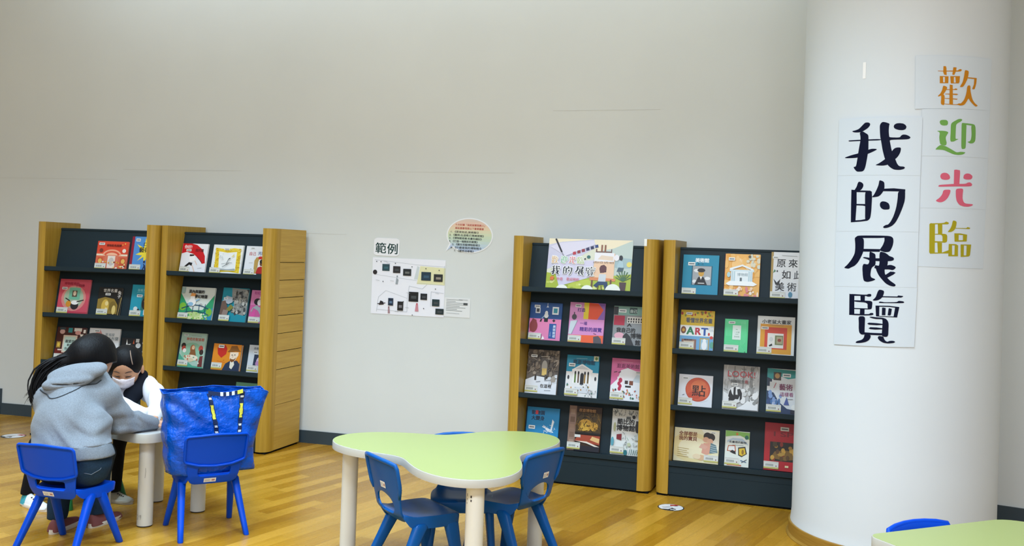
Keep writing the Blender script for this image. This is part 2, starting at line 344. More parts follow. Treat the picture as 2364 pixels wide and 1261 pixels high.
# outlines of the brush characters and their sheets on the column: (angle, height) in 1/10000
GLYPHS = {'我':[[(-8557,20917),(-8141,20948),(-7805,21004),(-7429,21193),(-7218,21293),(-6895,21291),(-6722,21224),(-6753,21132),(-6932,21017),(-7409,20871),(-7738,20827),(-8307,20846)],[(-7738,20827),(-7409,20871),(-7242,20812),(-6913,20705),(-6854,20602),(-6826,19962),(-6903,19644),(-7060,19140),(-7185,18982),(-7344,18917),(-7841,18912),(-8014,18969),(-8241,19121),(-8227,19161),(-7999,19170),(-7882,19557),(-7748,20090),(-7630,20435),(-7642,20623)],[(-8871,20461),(-8740,20475),(-7632,20468),(-5704,20466),(-5700,20392),(-7629,20409),(-8748,20416),(-8858,20433)],[(-9213,19645),(-8468,19746),(-7786,19809),(-6869,19963),(-6502,20009),(-6138,19997),(-6007,19968),(-6286,19885),(-6857,19763),(-7885,19597),(-8458,19592),(-9179,19609)],[(-5842,21083),(-5772,21200),(-5599,21284),(-5295,21256),(-4941,21184),(-4994,21066),(-5011,20829),(-4956,20565),(-4866,20300),(-4678,19856),(-4350,19481),(-4191,19270),(-3987,19138),(-3571,19125),(-3470,19073),(-3564,19007),(-3928,18960),(-4421,18977),(-4722,19062),(-5029,19209),(-5296,19514),(-5522,19939),(-5673,20365),(-5772,20578)],[(-4678,19856),(-4478,19994),(-4234,20039),(-3915,20035),(-3872,19964),(-3926,19794),(-4112,19611),(-4350,19481),(-4737,19325),(-5029,19209),(-5478,19173),(-6065,19200),(-6103,19227),(-5789,19295),(-5294,19475),(-4954,19643)],[(-5006,20579),(-4854,20524),(-4014,20507),(-3897,20606),(-3729,20652),(-3484,20643),(-3236,20589),(-3051,20511),(-3155,20445),(-3422,20415),(-4748,20409),(-4920,20367),(-5700,20392),(-5704,20471)],[(-4586,21047),(-4517,21138),(-4298,21193),(-4004,21197),(-3708,21168),(-3508,21088),(-3445,20996),(-3523,20905),(-3740,20857),(-4083,20865),(-4381,20913),(-4532,20967)]],'的':[[(-8068,18041),(-7879,18180),(-7769,18378),(-7651,18435),(-7407,18397),(-7221,18313),(-7214,18196),(-7317,18092),(-7479,18000),(-8065,17994)],[(-8412,18050),(-8168,18031),(-7867,17992),(-7826,17335),(-7898,16537),(-8368,16444),(-8401,17338)],[(-8412,18050),(-7479,18000),(-6539,17981),(-6375,17922),(-6395,17864),(-7045,17910),(-8389,17927)],[(-7039,17961),(-6539,17981),(-6398,17922),(-6353,17701),(-6354,17562),(-6387,16958),(-6460,16656),(-6638,16551),(-6951,16504),(-6981,17238),(-7001,17331)],[(-7876,17347),(-6987,17336),(-6981,17238),(-7195,17262),(-7871,17276)],[(-7899,16549),(-7390,16561),(-6943,16604),(-6598,16656),(-6729,16528),(-7385,16486),(-8368,16448)],[(-6353,17701),(-6207,17759),(-5952,18024),(-5786,18255),(-5731,18463),(-5643,18478),(-5375,18426),(-5261,18356),(-5237,18080),(-5368,17918),(-5580,17768),(-5798,17688),(-6337,17655)],[(-5245,18073),(-4420,18091),(-3396,18043),(-3390,17934),(-4024,17942),(-5370,17953)],[(-4025,17954),(-3396,18043),(-3393,17522),(-3595,17154),(-3873,16763),(-4157,16463),(-4449,16299),(-4834,16204),(-5137,16178),(-5262,16212),(-5230,16270),(-5015,16340),(-4820,16353),(-4590,16505),(-4347,16782),(-4152,17151),(-4046,17564)],[(-5622,17329),(-5561,17422),(-5387,17473),(-5078,17450),(-4834,17377),(-4728,17262),(-4718,17079),(-5232,17065),(-5455,17122),(-5584,17214)]],'展':[[(-7775,15751),(-7631,15799),(-7153,15814),(-5161,15824),(-4638,15807),(-5155,15709),(-7075,15691),(-7918,15680)],[(-5161,15819),(-4812,15819),(-4507,15792),(-4330,15714),(-4291,15554),(-4353,15347),(-4514,15138),(-4639,15056),(-5028,15027),(-5494,15101),(-5476,15170),(-5244,15358),(-5103,15567),(-5111,15716)],[(-7928,15685),(-7775,15751),(-7075,15691),(-6996,15547),(-6997,15174),(-7056,14987),(-7232,14775),(-7503,14514),(-7832,14333),(-8175,14257),(-8449,14175),(-8840,14199),(-8948,14232),(-8641,14355),(-8199,14621),(-7893,14906),(-7843,15118),(-7851,15399)],[(-7067,15169),(-5476,15175),(-5490,15043),(-7059,15034)],[(-6457,15053),(-6250,15021),(-5884,14934),(-5859,14726),(-5840,14403),(-6228,14268),(-6315,13815),(-5770,13723),(-6012,13648),(-6552,13566),(-6973,13627),(-7118,14462),(-6419,14404)],[(-5536,15066),(-5050,15020),(-4762,14927),(-4732,14411),(-5026,14210),(-4969,13981),(-4742,13814),(-4519,13692),(-3948,13498),(-4093,13404),(-4505,13440),(-4901,13546),(-5490,13879),(-5725,14105),(-5823,14264),(-5875,14391),(-5473,14352)],[(-4850,14961),(-4628,14861),(-4279,14797),(-4198,14730),(-4250,14660),(-4441,14623),(-4830,14605)],[(-4819,14409),(-4475,14443),(-4148,14387),(-4016,14332),(-4077,14263),(-4287,14183),(-4592,14218),(-5113,14209)],[(-5054,13945),(-4860,13972),(-4499,14117),(-4197,14111),(-4023,14074),(-4233,13973),(-4785,13806)],[(-5895,14730),(-5451,14737),(-5443,14594),(-5887,14598)],[(-5876,14402),(-5429,14364),(-5419,14180),(-5957,14262)],[(-7042,14754),(-6902,14775),(-6393,14745),(-6385,14602),(-6618,14668),(-7017,14727)]],'覽':[[(-8303,12961),(-7792,12928),(-7740,11947),(-8261,11929)],[(-8303,12961),(-6608,12953),(-6427,13004),(-6200,13006),(-6142,12949),(-6192,12879),(-6510,12863),(-6605,12902),(-8236,12862)],[(-7189,12910),(-6753,12910),(-6752,12666),(-7159,12654)],[(-7800,12663),(-6752,12671),(-6226,12676),(-6020,12629),(-6067,12292),(-6292,12258),(-6477,12303),(-6471,12581),(-7795,12589)],[(-7776,12285),(-6294,12304),(-6292,12258),(-7773,12234)],[(-7182,12258),(-6751,12260),(-6744,11993),(-7203,11977)],[(-8266,11999),(-6324,12025),(-6214,12091),(-5966,12104),(-5887,12044),(-6005,11989),(-6732,11951),(-8261,11929)],[(-6047,12709),(-5742,12856),(-5580,13137),(-5453,13233),(-5232,13226),(-5011,13186),(-5005,13082),(-5105,12908),(-5253,12812),(-5512,12724),(-5866,12691)],[(-5172,12929),(-3832,12946),(-3728,12999),(-3320,12981),(-3297,12952),(-3487,12902),(-5169,12876)],[(-5453,12622),(-5377,12670),(-5069,12656),(-4980,12642),(-3838,12676),(-3692,12749),(-3264,12732),(-3175,12681),(-3301,12640),(-5416,12593)],[(-5741,12459),(-5387,12469),(-5380,11968),(-5668,11959)],[(-5741,12464),(-4538,12486),(-3612,12454),(-3630,12396),(-4535,12434),(-5716,12418)],[(-3968,12456),(-3611,12442),(-3777,11958),(-4099,11960)],[(-5669,11977),(-3779,11992),(-3776,11951),(-5645,11948)],[(-5140,12371),(-5054,12392),(-4813,12375),(-4824,12026),(-5142,12021)],[(-4552,12355),(-4488,12373),(-4262,12345),(-4321,12091),(-4382,12026),(-4620,12032)],[(-7313,11834),(-7198,11903),(-6823,11916),(-6671,11856),(-6684,11531),(-6684,11136),(-6724,11030),(-7003,11026),(-7197,11116),(-7258,11323),(-7265,11602)],[(-6307,11892),(-6091,11922),(-5598,11903),(-5070,11908),(-4762,11861),(-4583,11763),(-4502,11628),(-4511,11238),(-4523,11077),(-4627,11005),(-4844,10993),(-5108,11034),(-5078,11288),(-5054,11633),(-5073,11816),(-5197,11831),(-5682,11820),(-5996,11844)],[(-6457,11574),(-6300,11626),(-5582,11627),(-5053,11610),(-5050,11560),(-5576,11528),(-6294,11526)],[(-6329,11354),(-6151,11411),(-5570,11420),(-5063,11403),(-5060,11346),(-5697,11312),(-6146,11319)],[(-6731,11146),(-6136,11146),(-5071,11162),(-5109,11057),(-6130,11042),(-6724,11030)],[(-6687,11043),(-6094,11043),(-6100,10916),(-6250,10783),(-6519,10691),(-6932,10627),(-7452,10593),(-7526,10631),(-7410,10688),(-6895,10780),(-6716,10903)],[(-5327,11026),(-4931,11006),(-4882,10904),(-4746,10806),(-4571,10766),(-4401,10818),(-4143,10838),(-3949,10822),(-3874,10783),(-4051,10727),(-4523,10692),(-4914,10708),(-5270,10798),(-5443,10907),(-5434,10976)]],'歡':[[(-294,23904),(-66,23907),(-1,23813),(37,23483),(-202,23502),(-300,23626)],[(659,23871),(971,23874),(956,23719),(777,23509),(576,23516),(621,23711)],[(-807,23688),(-304,23683),(621,23715),(1102,23723),(1245,23791),(1442,23806),(1520,23762),(1449,23705),(1203,23675),(-302,23653),(-797,23661)],[(-605,23428),(-312,23432),(-270,23102),(-586,23098)],[(-130,23434),(216,23429),(211,23121),(-110,23104)],[(-605,23435),(216,23434),(218,23402),(-603,23394)],[(-588,23132),(210,23144),(212,23105),(-585,23093)],[(379,23432),(733,23444),(744,23110),(445,23115)],[(876,23448),(1340,23456),(1308,23170),(945,23126)],[(378,23444),(1339,23467),(1342,23428),(381,23405)],[(444,23137),(1285,23158),(1237,23122),(469,23104)],[(-264,23000),(107,22926),(103,22835),(-63,22695),(-238,22556),(-99,22524),(-96,22080),(-209,22060),(-447,22109),(-412,22439),(-440,22519),(-639,22459),(-752,22485),(-512,22598),(-342,22782)],[(355,23044),(639,23028),(718,22118),(365,22111)],[(68,22811),(392,22822),(818,22838),(912,22874),(1107,22857),(1086,22806),(69,22784)],[(-58,22604),(1073,22628),(1221,22604),(1076,22564),(-57,22581)],[(-92,22399),(990,22393),(1186,22384),(1090,22343),(-91,22376)],[(-122,22136),(718,22118),(1153,22128),(1297,22178),(1622,22175),(1626,22107),(720,22091),(-120,22107)],[(1825,23756),(1953,23772),(2270,23738),(2186,23415),(1942,23155),(1698,22965),(1397,22944),(1370,22978),(1632,23191),(1767,23469)],[(2185,23438),(3149,23442),(3154,23385),(2188,23387)],[(2894,23420),(3179,23436),(3140,23178),(2987,22920),(2820,22890),(2680,22908),(2859,23121)],[(2132,23047),(2477,23071),(2495,22809),(2620,22585),(2742,22407),(3036,22235),(3422,22136),(3163,22075),(2814,22181),(2474,22328),(2304,22460),(2105,22270),(1855,22114),(1503,22074),(1204,22095),(1496,22172),(1840,22353),(2053,22657)]],'迎':[[(-499,21259),(-411,21344),(-208,21366),(131,21366),(287,21309),(313,21197),(222,21112),(-117,21093),(-380,21130)],[(-751,20835),(-252,20851),(125,20839),(387,20788),(249,20673),(122,20558),(149,20428),(242,20280),(166,20148),(-363,20186),(-447,20363),(-487,20549),(-434,20774)],[(-846,19950),(-580,20099),(-325,20187),(129,20129),(557,20025),(956,19921),(1199,19861),(1402,19865),(1647,19896),(2199,19886),(1949,19776),(1410,19729),(886,19760),(413,19854),(-11,19939),(-423,19952)],[(585,21165),(716,21262),(1302,21435),(1630,21453),(1737,21399),(1596,21330),(1116,21196),(1088,20990),(1079,20503),(1160,20490),(1423,20493),(1124,20420),(928,20359),(557,20346),(588,20792)],[(1665,21229),(1746,21269),(2194,21254),(2179,20832),(2185,20101),(2060,20041),(1701,20022),(1683,20630)],[(1746,21265),(2911,21246),(3172,21202),(2733,21168),(2112,21186)],[(2708,21205),(3196,21203),(3268,20867),(3251,20453),(3022,20342),(2657,20312),(2318,20386),(2605,20413),(2734,20511),(2800,20739)]],'光':[[(-293,18682),(-208,18814),(52,18874),(357,18861),(594,18772),(688,18643),(568,18556),(186,18527),(-156,18562)],[(1051,19024),(1251,19041),(1641,19018),(1669,18907),(1623,18345),(1054,18333)],[(2021,18691),(2098,18823),(2354,18886),(2711,18886),(3041,18792),(3039,18689),(2868,18609),(2374,18591),(2068,18626)],[(-434,18231),(-363,18288),(466,18330),(1052,18361),(2300,18389),(2516,18459),(2786,18476),(2998,18416),(3049,18351),(2892,18278),(1060,18239),(-395,18195)],[(62,18062),(675,18082),(757,18028),(688,17877),(505,17687),(244,17552),(-54,17472),(-353,17467),(-671,17537),(-290,17673),(-38,17846)],[(1271,18075),(1389,18143),(1928,18164),(2059,18111),(2009,17904),(2002,17680),(2142,17514),(2364,17454),(3234,17446),(3097,17367),(2686,17311),(2156,17309),(1685,17374),(1385,17555),(1289,17796)]],'臨':[[(-1144,16417),(-1020,16474),(-633,16447),(-573,15047),(-937,15030),(-1089,15082)],[(-1104,16461),(198,16493),(417,16574),(693,16524),(652,16442),(112,16433),(23,16436),(-1102,16413)],[(-373,16451),(58,16447),(72,15988),(-324,15981)],[(-649,15976),(272,15991),(499,15962),(573,15876),(566,15613),(343,15565),(119,15573),(106,15944),(-646,15939)],[(-628,15626),(339,15631),(342,15576),(-625,15560)],[(-365,15565),(75,15561),(93,15102),(-294,15095)],[(-1026,15083),(102,15102),(727,15222),(736,15069),(105,15058),(-1022,15028)],[(1059,16607),(1174,16636),(1463,16593),(1449,16439),(1364,16262),(1181,16149),(905,16079),(561,16077),(804,16208),(979,16387)],[(1363,16284),(2508,16295),(2661,16353),(2987,16315),(2882,16258),(1364,16258)],[(1260,16019),(1717,16038),(1717,15666),(1308,15643)],[(2167,16014),(2635,15978),(2603,15681),(2190,15663)],[(1260,16030),(1914,16035),(2634,15989),(2584,15956),(1263,15975)],[(1304,15702),(2600,15725),(2577,15665),(1332,15637)],[(732,15506),(1057,15512),(1091,14954),(721,14948)],[(1341,15495),(1681,15457),(1689,14964),(1327,14958)],[(732,15517),(1459,15519),(1706,15457),(735,15463)],[(717,15003),(1710,15019),(1689,14953),(721,14937)],[(1949,15505),(2303,15511),(2316,14941),(1987,14936)],[(2614,15517),(3126,15526),(3025,15018),(2600,14967)],[(1948,15516),(3098,15529),(3074,15481),(1976,15473)],[(1983,14991),(3025,15018),(2866,14961),(1988,14925)]]}
SHEETS = {'我':[(-10016,21543),(-2070,21491),(-2108,18698),(-9967,18765)],'的':[(-9971,18808),(-2113,18780),(-2115,16031),(-9973,16013)],'展':[(-10027,16035),(-2116,16051),(-2123,13408),(-9981,13287)],'覽':[(-9928,13288),(-2084,13409),(-2198,10582),(-9873,10419)],'歡':[(-2850,24397),(5134,24430),(5094,21973),(-2748,21862)],'迎':[(-2129,21861),(5094,21973),(5039,19685),(-2122,19642)],'光':[(-2161,19642),(5039,19685),(4934,17233),(-2217,17178)],'臨':[(-2295,17177),(4934,17233),(4802,14393),(-2295,14409)]}

# ------------------------------------------------------------------ room shell
WALL_PTS = [(-8.0, 8.3), (-6.2, 8.13), (-4.9, 7.87), (-4.07, 7.69), (-3.4, 7.51), (-2.4, 7.255), (-1.25, 6.92), (0.136, 6.545), (1.03, 6.265), (1.95, 5.935), (2.83, 5.475), (3.6, 4.98), (4.6, 4.2), (5.6, 3.2)]
def catmull(pts, sub=8):
    out = []
    for i in range(len(pts) - 1):
        p0 = pts[max(i - 1, 0)]; p1 = pts[i]; p2 = pts[i + 1]; p3 = pts[min(i + 2, len(pts) - 1)]
        for k in range(sub):
            t = k / sub
            out.append(tuple(0.5 * ((2 * p1[j]) + (-p0[j] + p2[j]) * t + (2 * p0[j] - 5 * p1[j] + 4 * p2[j] - p3[j]) * t * t + (-p0[j] + 3 * p1[j] - 3 * p2[j] + p3[j]) * t ** 3) for j in (0, 1)))
    out.append(pts[-1]); return out
WP = catmull(WALL_PTS)
def offset_line(pts, d):
    """moves the wall line towards the room by d"""
    out = []
    for i, p in enumerate(pts):
        a, b = pts[max(i - 1, 0)], pts[min(i + 1, len(pts) - 1)]
        tx, ty = b[0] - a[0], b[1] - a[1]; l = math.hypot(tx, ty)
        out.append((p[0] + ty / l * d, p[1] - tx / l * d))
    return out
def wall_at(x):
    for a, b in zip(WP, WP[1:]):
        if a[0] <= x <= b[0]:
            t = (x - a[0]) / (b[0] - a[0]); return Vector((x, a[1] + t * (b[1] - a[1]), 0)), math.atan2(b[1] - a[1], b[0] - a[0])

M_WALL = mat('#d6dcda', 0.62, 0.25, name='warm_grey_wall_paint', noise=(0.9, 0.035), bump=(140, 0.05, 0.002))
M_BASE = mat('#38464e', 0.45, 0.35, name='slate_skirting')
ROOM_H = 4.2
def strip(pts, pts2, z0, z1, m, mb):
    n = len(pts)
    vs = [(x, y, z0) for x, y in pts] + [(x, y, z1) for x, y in pts] + [(x, y, z0) for x, y in pts2] + [(x, y, z1) for x, y in pts2]
    fs = []
    for i in range(n - 1):
        fs += [(i, i + 1, n + i + 1, n + i), (2 * n + i + 1, 2 * n + i, 3 * n + i, 3 * n + i + 1), (n + i, n + i + 1, 3 * n + i + 1, 3 * n + i), (i + 1, i, 2 * n + i, 2 * n + i + 1)]
    fs += [(0, n, 3 * n, 2 * n), (n - 1, 3 * n - 1, 4 * n - 1, 2 * n - 1)]
    mb.add(vs, fs, m)
mb = MB(); strip(WP, offset_line(WP, -0.18), 0, ROOM_H, M_WALL, mb)
wall = tag(mb.build('wall_back', smooth=True, angle=40), 'long gently curved warm grey wall behind the bookcases', 'wall', kind='structure')
# hairline joints of the wall boards
M_JOINT = mat('#c4c6c0', 0.7, 0.2)
for x0, x1, z in ((-3.05, -2.05, 1.985), (-4.3, -3.1, 1.905), (-0.85, 0.0, 1.99), (0.25, 0.95, 2.42), (-1.75, -1.2, 1.53)):
    mb = MB(); n = 8; pts = []
    for k in range(n + 1):
        x = x0 + (x1 - x0) * k / n; p, a = wall_at(x); pts.append((p.x, p.y))
    pa = offset_line(pts, 0.0008); pb = offset_line(pts, -0.002)
    strip(pa, pb, z, z + 0.0016, M_JOINT, mb); mb.build('panel_joint', wall)
i0 = next(i for i, p in enumerate(WP) if p[0] > -4.3)
mb = MB(); strip(offset_line(WP, 0.012), offset_line(WP, -0.01), 0, 0.09, M_BASE, mb)
tag(mb.build('baseboard_back', smooth=True, angle=40), 'slate grey skirting board along the foot of the curved wall', 'skirting board', kind='structure')
tl = [p for p in WP if -6.5 < p[0] < -4.1] + [(-4.066, wall_at(-4.066)[0].y)]
mb = MB(); strip(offset_line(tl, 0.016), offset_line(tl, -0.01), 0.0, 0.205, M_BASE, mb)
tag(mb.build('trim_1', smooth=True, angle=40), 'taller slate grey skirting at the far left end of the wall', 'skirting board', kind='structure')
mb = MB(); mb.add([(-9, -5, 0), (7, -5, 0), (7, 9.2, 0), (-9, 9.2, 0)], [(0, 1, 2, 3)], floor_mat())
tag(mb.build('floor'), 'golden oak strip floor laid diagonally', 'floor', kind='structure')
mb = MB(); mb.add([(-9, -5, ROOM_H), (-9, 9.2, ROOM_H), (7, 9.2, ROOM_H), (7, -5, ROOM_H)], [(0, 1, 2, 3)], mat('#e6e6e2', 0.8, 0.2))
tag(mb.build('ceiling'), 'plain white ceiling', 'ceiling', kind='structure')

# ------------------------------------------------------------------ round column
CXC, CYC, CR = 2.0227, 4.9853, 0.4947
def on_col(th, z, lift=0.0):
    r = CR + lift; return (CXC + r * math.sin(th), CYC - r * math.cos(th), z)
mb = MB(); n = 128
prof = [(0.0, CR + .006), (0.072, CR + .006), (0.085, CR + .004), (0.13, CR), (ROOM_H, CR)]
mb.rings([[(CXC + r * math.cos(2 * math.pi * k / n), CYC + r * math.sin(2 * math.pi * k / n), z) for k in range(n)] for z, r in prof], mat('#d2dade', 0.5, 0.35, name='cool_white_column_paint', noise=(1.3, 0.02), bump=(90, 0.04, 0.002)))
column = tag(mb.build('column', smooth=True, angle=40), 'thick round white column with big lettered sheets taped on it', 'column', kind='structure')
M_OAKH = wood_mat('oak_band_wood', '#8a6420', '#ab863a', 'z', 0.4, (6, 6, 110))
mb = MB()
prof = [(0.0, CR + .026), (0.006, CR + .026), (0.012, CR + .019), (0.014, CR + .015), (0.070, CR + .015), (0.0725, CR + .0125), (0.0725, CR + .004)]
mb.rings([[(CXC + r * math.cos(2 * math.pi * k / n), CYC + r * math.sin(2 * math.pi * k / n), z) for k in range(n)] for z, r in prof], M_OAKH, cap0=False, cap1=False)
mb.build('base_ring', column, smooth=True, angle=35)

def curved_sheet(mb, corners, lift, m, nu=24, nv=4):
    """a sheet of paper bent round the column; corners TL,TR,BR,BL as (angle,height)"""
    tl, tr, br, bl = corners; vs, fs = [], []
    for j in range(nv + 1):
        v = j / nv
        for i in range(nu + 1):
            u = i / nu
            th = (tl[0] * (1 - u) + tr[0] * u) * (1 - v) + (bl[0] * (1 - u) + br[0] * u) * v
            z = (tl[1] * (1 - u) + tr[1] * u) * (1 - v) + (bl[1] * (1 - u) + br[1] * u) * v
            vs.append(on_col(th, z, lift))
    for j in range(nv):
        for i in range(nu):
            a = j * (nu + 1) + i; fs.append((a, a + nu + 1, a + nu + 2, a + 1))
    mb.add(vs, fs, m)
def curved_polys(mb, polys, lift, m):
    for j_, pl in enumerate(polys):
        bm = bmesh.new()
        vs = [bm.verts.new((a, 0, b)) for a, b in pl]
        for t in tess([(a, b) for a, b in pl]):
            try: bm.faces.new([vs[i] for i in t])
            except ValueError: pass
        lo, hi = min(p[0] for p in pl), max(p[0] for p in pl)
        x = math.floor(lo / .02) * .02 + .02
        while x < hi:
            bmesh.ops.bisect_plane(bm, geom=bm.verts[:] + bm.edges[:] + bm.faces[:], plane_co=(x, 0, 0), plane_no=(1, 0, 0)); x += .02
        bm.verts.index_update()
        mb.add([on_col(v.co.x, v.co.z, lift + j_ * .00004) for v in bm.verts], [[v.index for v in f.verts] for f in bm.faces], m)
        bm.free()
M_PAPER = mat('#cdd8e0', 0.55, 0.3, name='white_sheet_paper')
order = [('臨', '#a3981f', 'olive yellow', 'lowest of the coloured ones'), ('光', '#cf6178', 'pink', 'third coloured one from top'),
         ('迎', '#6fa251', 'green', 'second coloured one from top'), ('歡', '#c07d1c', 'orange', 'topmost coloured one'),
         ('覽', '#060d28', 'navy', 'lowest navy one'), ('展', '#060d28', 'navy', 'third navy one from top'),
         ('的', '#060d28', 'navy', 'second navy one from top'), ('我', '#060d28', 'navy', 'topmost navy one')]
for i, (ch, c, cn, where) in enumerate(order):
    cs = [(a / 1e4, b / 1e4) for a, b in SHEETS[ch]]
    mid = (sum(p[0] for p in cs) / 4, sum(p[1] for p in cs) / 4)
    e = tag(empty('paper_sheet', on_col(mid[0], mid[1])), 'white sheet with %s brush character, %s on the column' % (cn, where), 'paper sheet', 'lettered paper sheets on the column')
    inv = e.matrix_basis.inverted()
    mb = MB(); lift = 0.0012 + 0.0007 * i
    curved_sheet(mb, cs, lift, M_PAPER)
    mb.v = [tuple(inv @ Vector(p)) for p in mb.v]; mb.build('sheet', e, smooth=True)
    mb = MB(); curved_polys(mb, [soften([(a / 1e4, b / 1e4) for a, b in pl]) for pl in GLYPHS[ch]], lift + 0.0005, mat(c, 0.6, 0.12))
    mb.v = [tuple(inv @ Vector(p)) for p in mb.v]; ob = mb.build('brush_character', e); ob['label'] = cn + ' brush character'
mb = MB(); curved_sheet(mb, [(-.765, 2.425), (-.735, 2.425), (-.735, 2.345), (-.765, 2.345)], 0.0012, mat('#f1f4f4', 0.25, 0.5), nu=3)  # small white strip bent round the column, upper left
tag(mb.build('white_strip'), 'small white strip high on the left of the round column', 'tape')

# ------------------------------------------------------------------ bookcases
BW, BT, BD, BH = 0.938, 0.081, 0.442, 1.55
SH = [1.2283, 0.8945, 0.5538, 0.2143]
LIP = 0.022; KT = 0.196                     # shelf lip height, lean of the slanted panels
CASES = [(-3.4574, 6.8998, -0.1217), (-2.5278, 6.7982, -0.3071), (-0.0040, 6.0921, -0.3228), (0.9138, 5.7932, -0.3317)]
M_OAKV = wood_mat('oak_veneer', '#9e7a22', '#bd983c', 'z', 0.42)
M_OAKD = wood_mat('oak_veneer_board', '#b48f3a', '#c9a54c', 'y', 0.45, (70, 3.0, 70))
M_SLATE = mat('#1f2e35', 0.5, 0.2, name='slate_laminate', noise=(3, 0.03))
M_DARK = mat('#0d1012', 0.8, 0.1)
def post_profile(r=0.06, n=8, depth=BD):
    pts = [(BT, 0.0), (BT, depth), (0.0, depth)]
    for k in range(n + 1):
        a = math.radians(180 + 90 * k / n); pts.append((r + r * math.cos(a), r + r * math.sin(a)))
    return pts
def bookcase(i, label):
    x, y, a = CASES[i]
    e = tag(empty('bookcase', (x, y, 0), a), label, 'bookcase', 'oak and slate display bookcases')
    pr = post_profile()
    mb = MB(); mb.prism(pr, 0.014, BH, M_OAKV); mb.box((0.012, 0.015, 0), (BT - .004, BD - .004, 0.014), M_DARK)
    mb.build('side_panel', e, smooth=True, angle=30)
    if i == 1:                              # the end of the run shows its outer face: grooved boards behind a rounded front edge
        pf = post_profile(depth=0.098); mb = MB()
        mb.prism([(BW - q[0], q[1]) for q in reversed(pf)], 0.014, BH, M_OAKV)
        mb.box((BW - BT, 0.098, 0.014), (BW - .016, BD, BH), M_OAKV)
        mb.box((BW - .02, 0.0985, 0.02), (BW - .006, BD - .004, BH - .004), M_DARK)
        mb.box((BW - BT + .004, 0.015, 0), (BW - .012, BD - .004, 0.014), M_DARK)
        mb.build('side_panel', e, smooth=True, angle=30)
        zs = [0.014, 0.327, 0.572, 0.697, 0.822, 0.947, 1.070, 1.193, 1.317, BH]
        for z0, z1 in zip(zs, zs[1:]):
            g = 0.0022 if z0 > .5 else 0.0008
            mb = MB(); mb.box((BW - .018, 0.0995, z0 + g), (BW, BD, z1 - (0.0022 if z1 < BH else 0)), M_OAKD); mb.build('side_board', e)
    else:
        mb = MB(); mb.prism([(BW - q[0], q[1]) for q in reversed(pr)], 0.014, BH, M_OAKV); mb.box((BW - BT + .004, 0.015, 0), (BW - .012, BD - .004, 0.014), M_DARK)
        mb.build('side_panel', e, smooth=True, angle=30)
    L0, L1 = BT + .0005, BW - BT - .0005
    mb = MB(); mb.box((L0, BD - .03, 0.02), (L1, BD - .012, 1.50), M_SLATE); mb.build('back_board', e)
    for k, s in enumerate(SH):
        zt = 1.51 if k == 0 else SH[k - 1] - .034
        z0 = s - LIP
        d0 = 0.143 + KT * (z0 - s); d1 = 0.143 + KT * (zt - s)
        mb = MB(); mb.prism([(d0, z0), (d1, zt), (d1 + .014, zt), (d0 + .014, z0)], L0, L1, M_SLATE, lambda u, v, w: (w, u, v)); mb.build('slanted_panel', e)
        mb = MB()
        prof = [(0.002, s), (0.011, s), (0.011, z0), (0.20, z0), (0.20, z0 - .012), (0.009, z0 - .012), (0.002, z0 - .006)]
        mb.prism(prof, L0, L1, M_SLATE, lambda u, v, w: (w, u, v)); mb.build('shelf', e)
    mb = MB()
    mb.box((L0, 0.012, 0.012), (L1, 0.030, 0.142), M_SLATE); mb.box((L0, 0.012, 0.1432), (L1, 0.030, SH[3] - .036), M_SLATE)
    mb.box((L0 + .002, 0.02, 0.0), (L1 - .002, 0.04, 0.012), M_DARK)
    mb.build('plinth', e)
    mb = MB(); mb.box((L0, 0.19, 1.496), (L1, BD - .012, 1.508), M_SLATE); mb.build('top_board', e)
    if i == 2:
        mb = MB(); mb.box((BW - BT - .0005, -.0015, 1.508), (BW - BT + .016, 0.0015, 1.552), mat('#eceee9', .5)); mb.build('white_tag', e)
    return e
bookcase(0, 'leftmost oak bookcase with slate shelves, behind the two seated people')
bookcase(1, 'oak bookcase with a grooved outer side, second from left, behind the blue bag')
bookcase(2, 'oak bookcase with the big painted poster board on its top shelf')
bookcase(3, 'rightmost oak bookcase, its right end hidden behind the round column')

# ------------------------------------------------------------------ books
def leaf(seed, n, cols, x0, y0, x1, y1, s0, s1):
    r = random.Random(seed); out = []
    for _ in range(n):
        out.append(E(r.uniform(x0, x1), r.uniform(y0, y1), r.uniform(s0, s1), r.uniform(s0, s1), r.choice(cols), 8))
    return out
def hatch(seed, n, cols, x0, y0, x1, y1, l, t):
    r = random.Random(seed); out = []
    for _ in range(n):
        x, y, a = r.uniform(x0, x1), r.uniform(y0, y1), r.uniform(0, math.pi); q = r.uniform(.4, 1) * l
        out.append(LN(x - q * math.cos(a), y - q * math.sin(a), x + q * math.cos(a), y + q * math.sin(a), t, r.choice(cols)))
    return out
BK = '#191a1d'; WH = '#eceeec'
